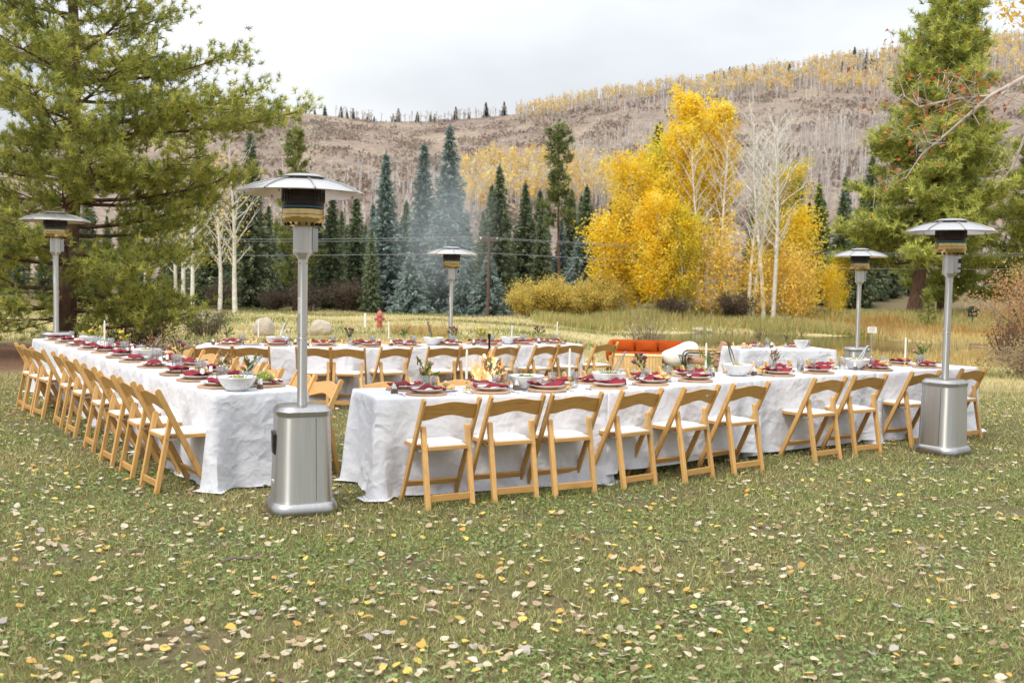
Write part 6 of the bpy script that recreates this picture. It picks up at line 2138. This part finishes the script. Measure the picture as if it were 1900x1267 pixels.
for i, (dx, dy, z0, nm) in enumerate([(-0.48, -0.06, 4.66, 'upper'), (0.48, 0.06, 4.55, 'middle'), (0.0, 0.0, 3.75, 'lowest')]):
    w = MB()
    for sx in (-1, 1):
        w.tube([(dx + sx * 46 * t, dy + sx * 2.5 * t, z0 - 1.2 * math.sin(math.pi * t) * 0.5 + 0.25 * t) for t in np.linspace(0, 1, 15)], 0.016, 4)
    single('overhead_wire', w.build('overhead_wire', 'wire'), '%s overhead wire strung from the utility pole' % nm, 'wire', (-1.45, 58.0, zP), 0, 'overhead wires')
def bench():
    ps = []
    lg = MB().box((-0.03, -0.03, 0), (0.03, 0.03, 0.42)).build('leg', 'graywood', 0)
    bk = MB().box((-0.03, -0.025, 0), (0.03, 0.025, 0.64)).build('back_post', 'graywood', 0)
    for y in (-0.42, 0.42):
        ps += [('leg', lg, (-0.26, y, 0)), ('back_post', bk, (0.2, y, 0), (0, R(12), 0)), ('armrest', MB().box((-0.31, y - 0.04, 0.42), (0.28, y + 0.04, 0.45)).build('armrest', 'graywood', 0))]
    for i in range(4):
        ps.append(('seat_slat', MB().box((-0.27 + 0.12 * i, -0.42, 0.25 - 0.015 * i), (-0.17 + 0.12 * i, 0.42, 0.275 - 0.015 * i)).build('seat_slat', 'graywood', 0)))
    for i in range(3):
        z = 0.34 + 0.11 * i
        ps.append(('back_slat', MB().box((0.19 + 0.21 * z, -0.42, z), (0.215 + 0.21 * z, 0.42, z + 0.07)).build('back_slat', 'graywood', 0)))
    return ps
thing('garden_bench', 'small weathered wooden bench in the pathside grass', 'bench', (17.2, 37.2, hz(17.2, 37.2)), R(20), None, bench())
sg = MB().box((-0.13, -0.012, 0.78), (0.13, 0.012, 0.96))
st_ = MB()
for k in range(4):
    st_.box((-0.09, -0.0145, 0.93 - 0.035 * k), (0.09 - 0.03 * (k % 2), -0.0115, 0.938 - 0.035 * k))
thing('pond_sign', 'small cream sign board on a thin post at the pond shore', 'sign', (10.85, 30.0, hz(10.85, 30)), R(-12), None,
      [('post', MB().tube([(0, 0.02, -0.15), (0, 0.02, 0.95)], 0.02, 8).build('post', 'leg')), ('board', sg.build('board', 'card', 0), None, None, [('faint_lettering', st_.build('faint_lettering', 'dry', 0))])])
fz = hz(25.4, 55.0)
thing('bird_feeder', 'dark bird feeder on a thin post beyond the wooden bench', 'feeder', (25.4, 55.0, fz), 0, None,
      [('post', MB().tube([(0, 0, -0.2), (0, 0, 0.8)], 0.03, 6).build('post', 'greybark')), ('box', MB().box((-0.2, -0.15, 0.75), (0.2, 0.15, 1.1)).build('box', 'greenmetal', 0)),
       ('roof', MB().prism([(-0.28, 1.1), (0.28, 1.1), (0, 1.36)], -0.22, 0.22, 'y').build('roof', 'greenmetal', 0))])
for i, (x, y, k) in enumerate([(9.9, 53.0, 0.3), (10.5, 53.1, 0.22), (8.6, 52.8, 0.16)]):
    single('shore_rock', MB().blob((0, 0, 0.05), 1, 3, 0.3, 1.4, (k * 1.3, k, k * 0.6), i + 3).build('shore_rock', 'stone', 60), 'grey-brown rock at the far waterline of the pond', 'rock', (x, y, hz(x, y) - 0.02), i, 'shore rocks')

# ------------------------------------------------------------------ smoke drifting from the fire towards the spruces
def smoke_mat():
    m, n, l, b = new_mat('wood_smoke')
    n.remove(b)
    pv = n.new('ShaderNodeVolumePrincipled')
    pv.inputs['Color'].default_value = (0.72, 0.82, 0.95, 1)
    pv.inputs['Anisotropy'].default_value = 0.2
    tc = n.new('ShaderNodeTexCoord')
    ln = n.new('ShaderNodeVectorMath')
    ln.operation = 'LENGTH'
    l.new(tc.outputs['Object'], ln.inputs[0])
    t = noise_node(n, l, tc.outputs['Object'], 1.6, 3, 0.6)
    mr = n.new('ShaderNodeMapRange')
    mr.interpolation_type = 'SMOOTHERSTEP'
    mr.inputs[1].default_value = 0.1
    mr.inputs[2].default_value = 0.98
    mr.inputs[3].default_value = 0.075
    mr.inputs[4].default_value = 0.0
    l.new(ln.outputs['Value'], mr.inputs[0])
    mu = n.new('ShaderNodeMath')
    mu.operation = 'MULTIPLY'
    l.new(mr.outputs[0], mu.inputs[0])
    rp = n.new('ShaderNodeMapRange')
    rp.inputs[1].default_value = 0.32
    rp.inputs[2].default_value = 0.62
    rp.inputs[3].default_value = 0.25
    rp.inputs[4].default_value = 1.5
    l.new(t.outputs['Fac'], rp.inputs[0])
    l.new(rp.outputs[0], mu.inputs[1])
    l.new(mu.outputs[0], pv.inputs['Density'])
    l.new(pv.outputs[0], n['Material Output'].inputs['Volume'])
    return m
M['smoke'] = smoke_mat()
sk = MB().blob((0, 0, 0), 1.0, 3, 0.0)
so = stuff('smoke', sk.build('smoke', 'smoke', 60), 'pale blue wood smoke hanging before the blue spruces', 'smoke', (-3.2, 46.0, 4.2))
so.scale = (3.4, 3.4, 4.6)
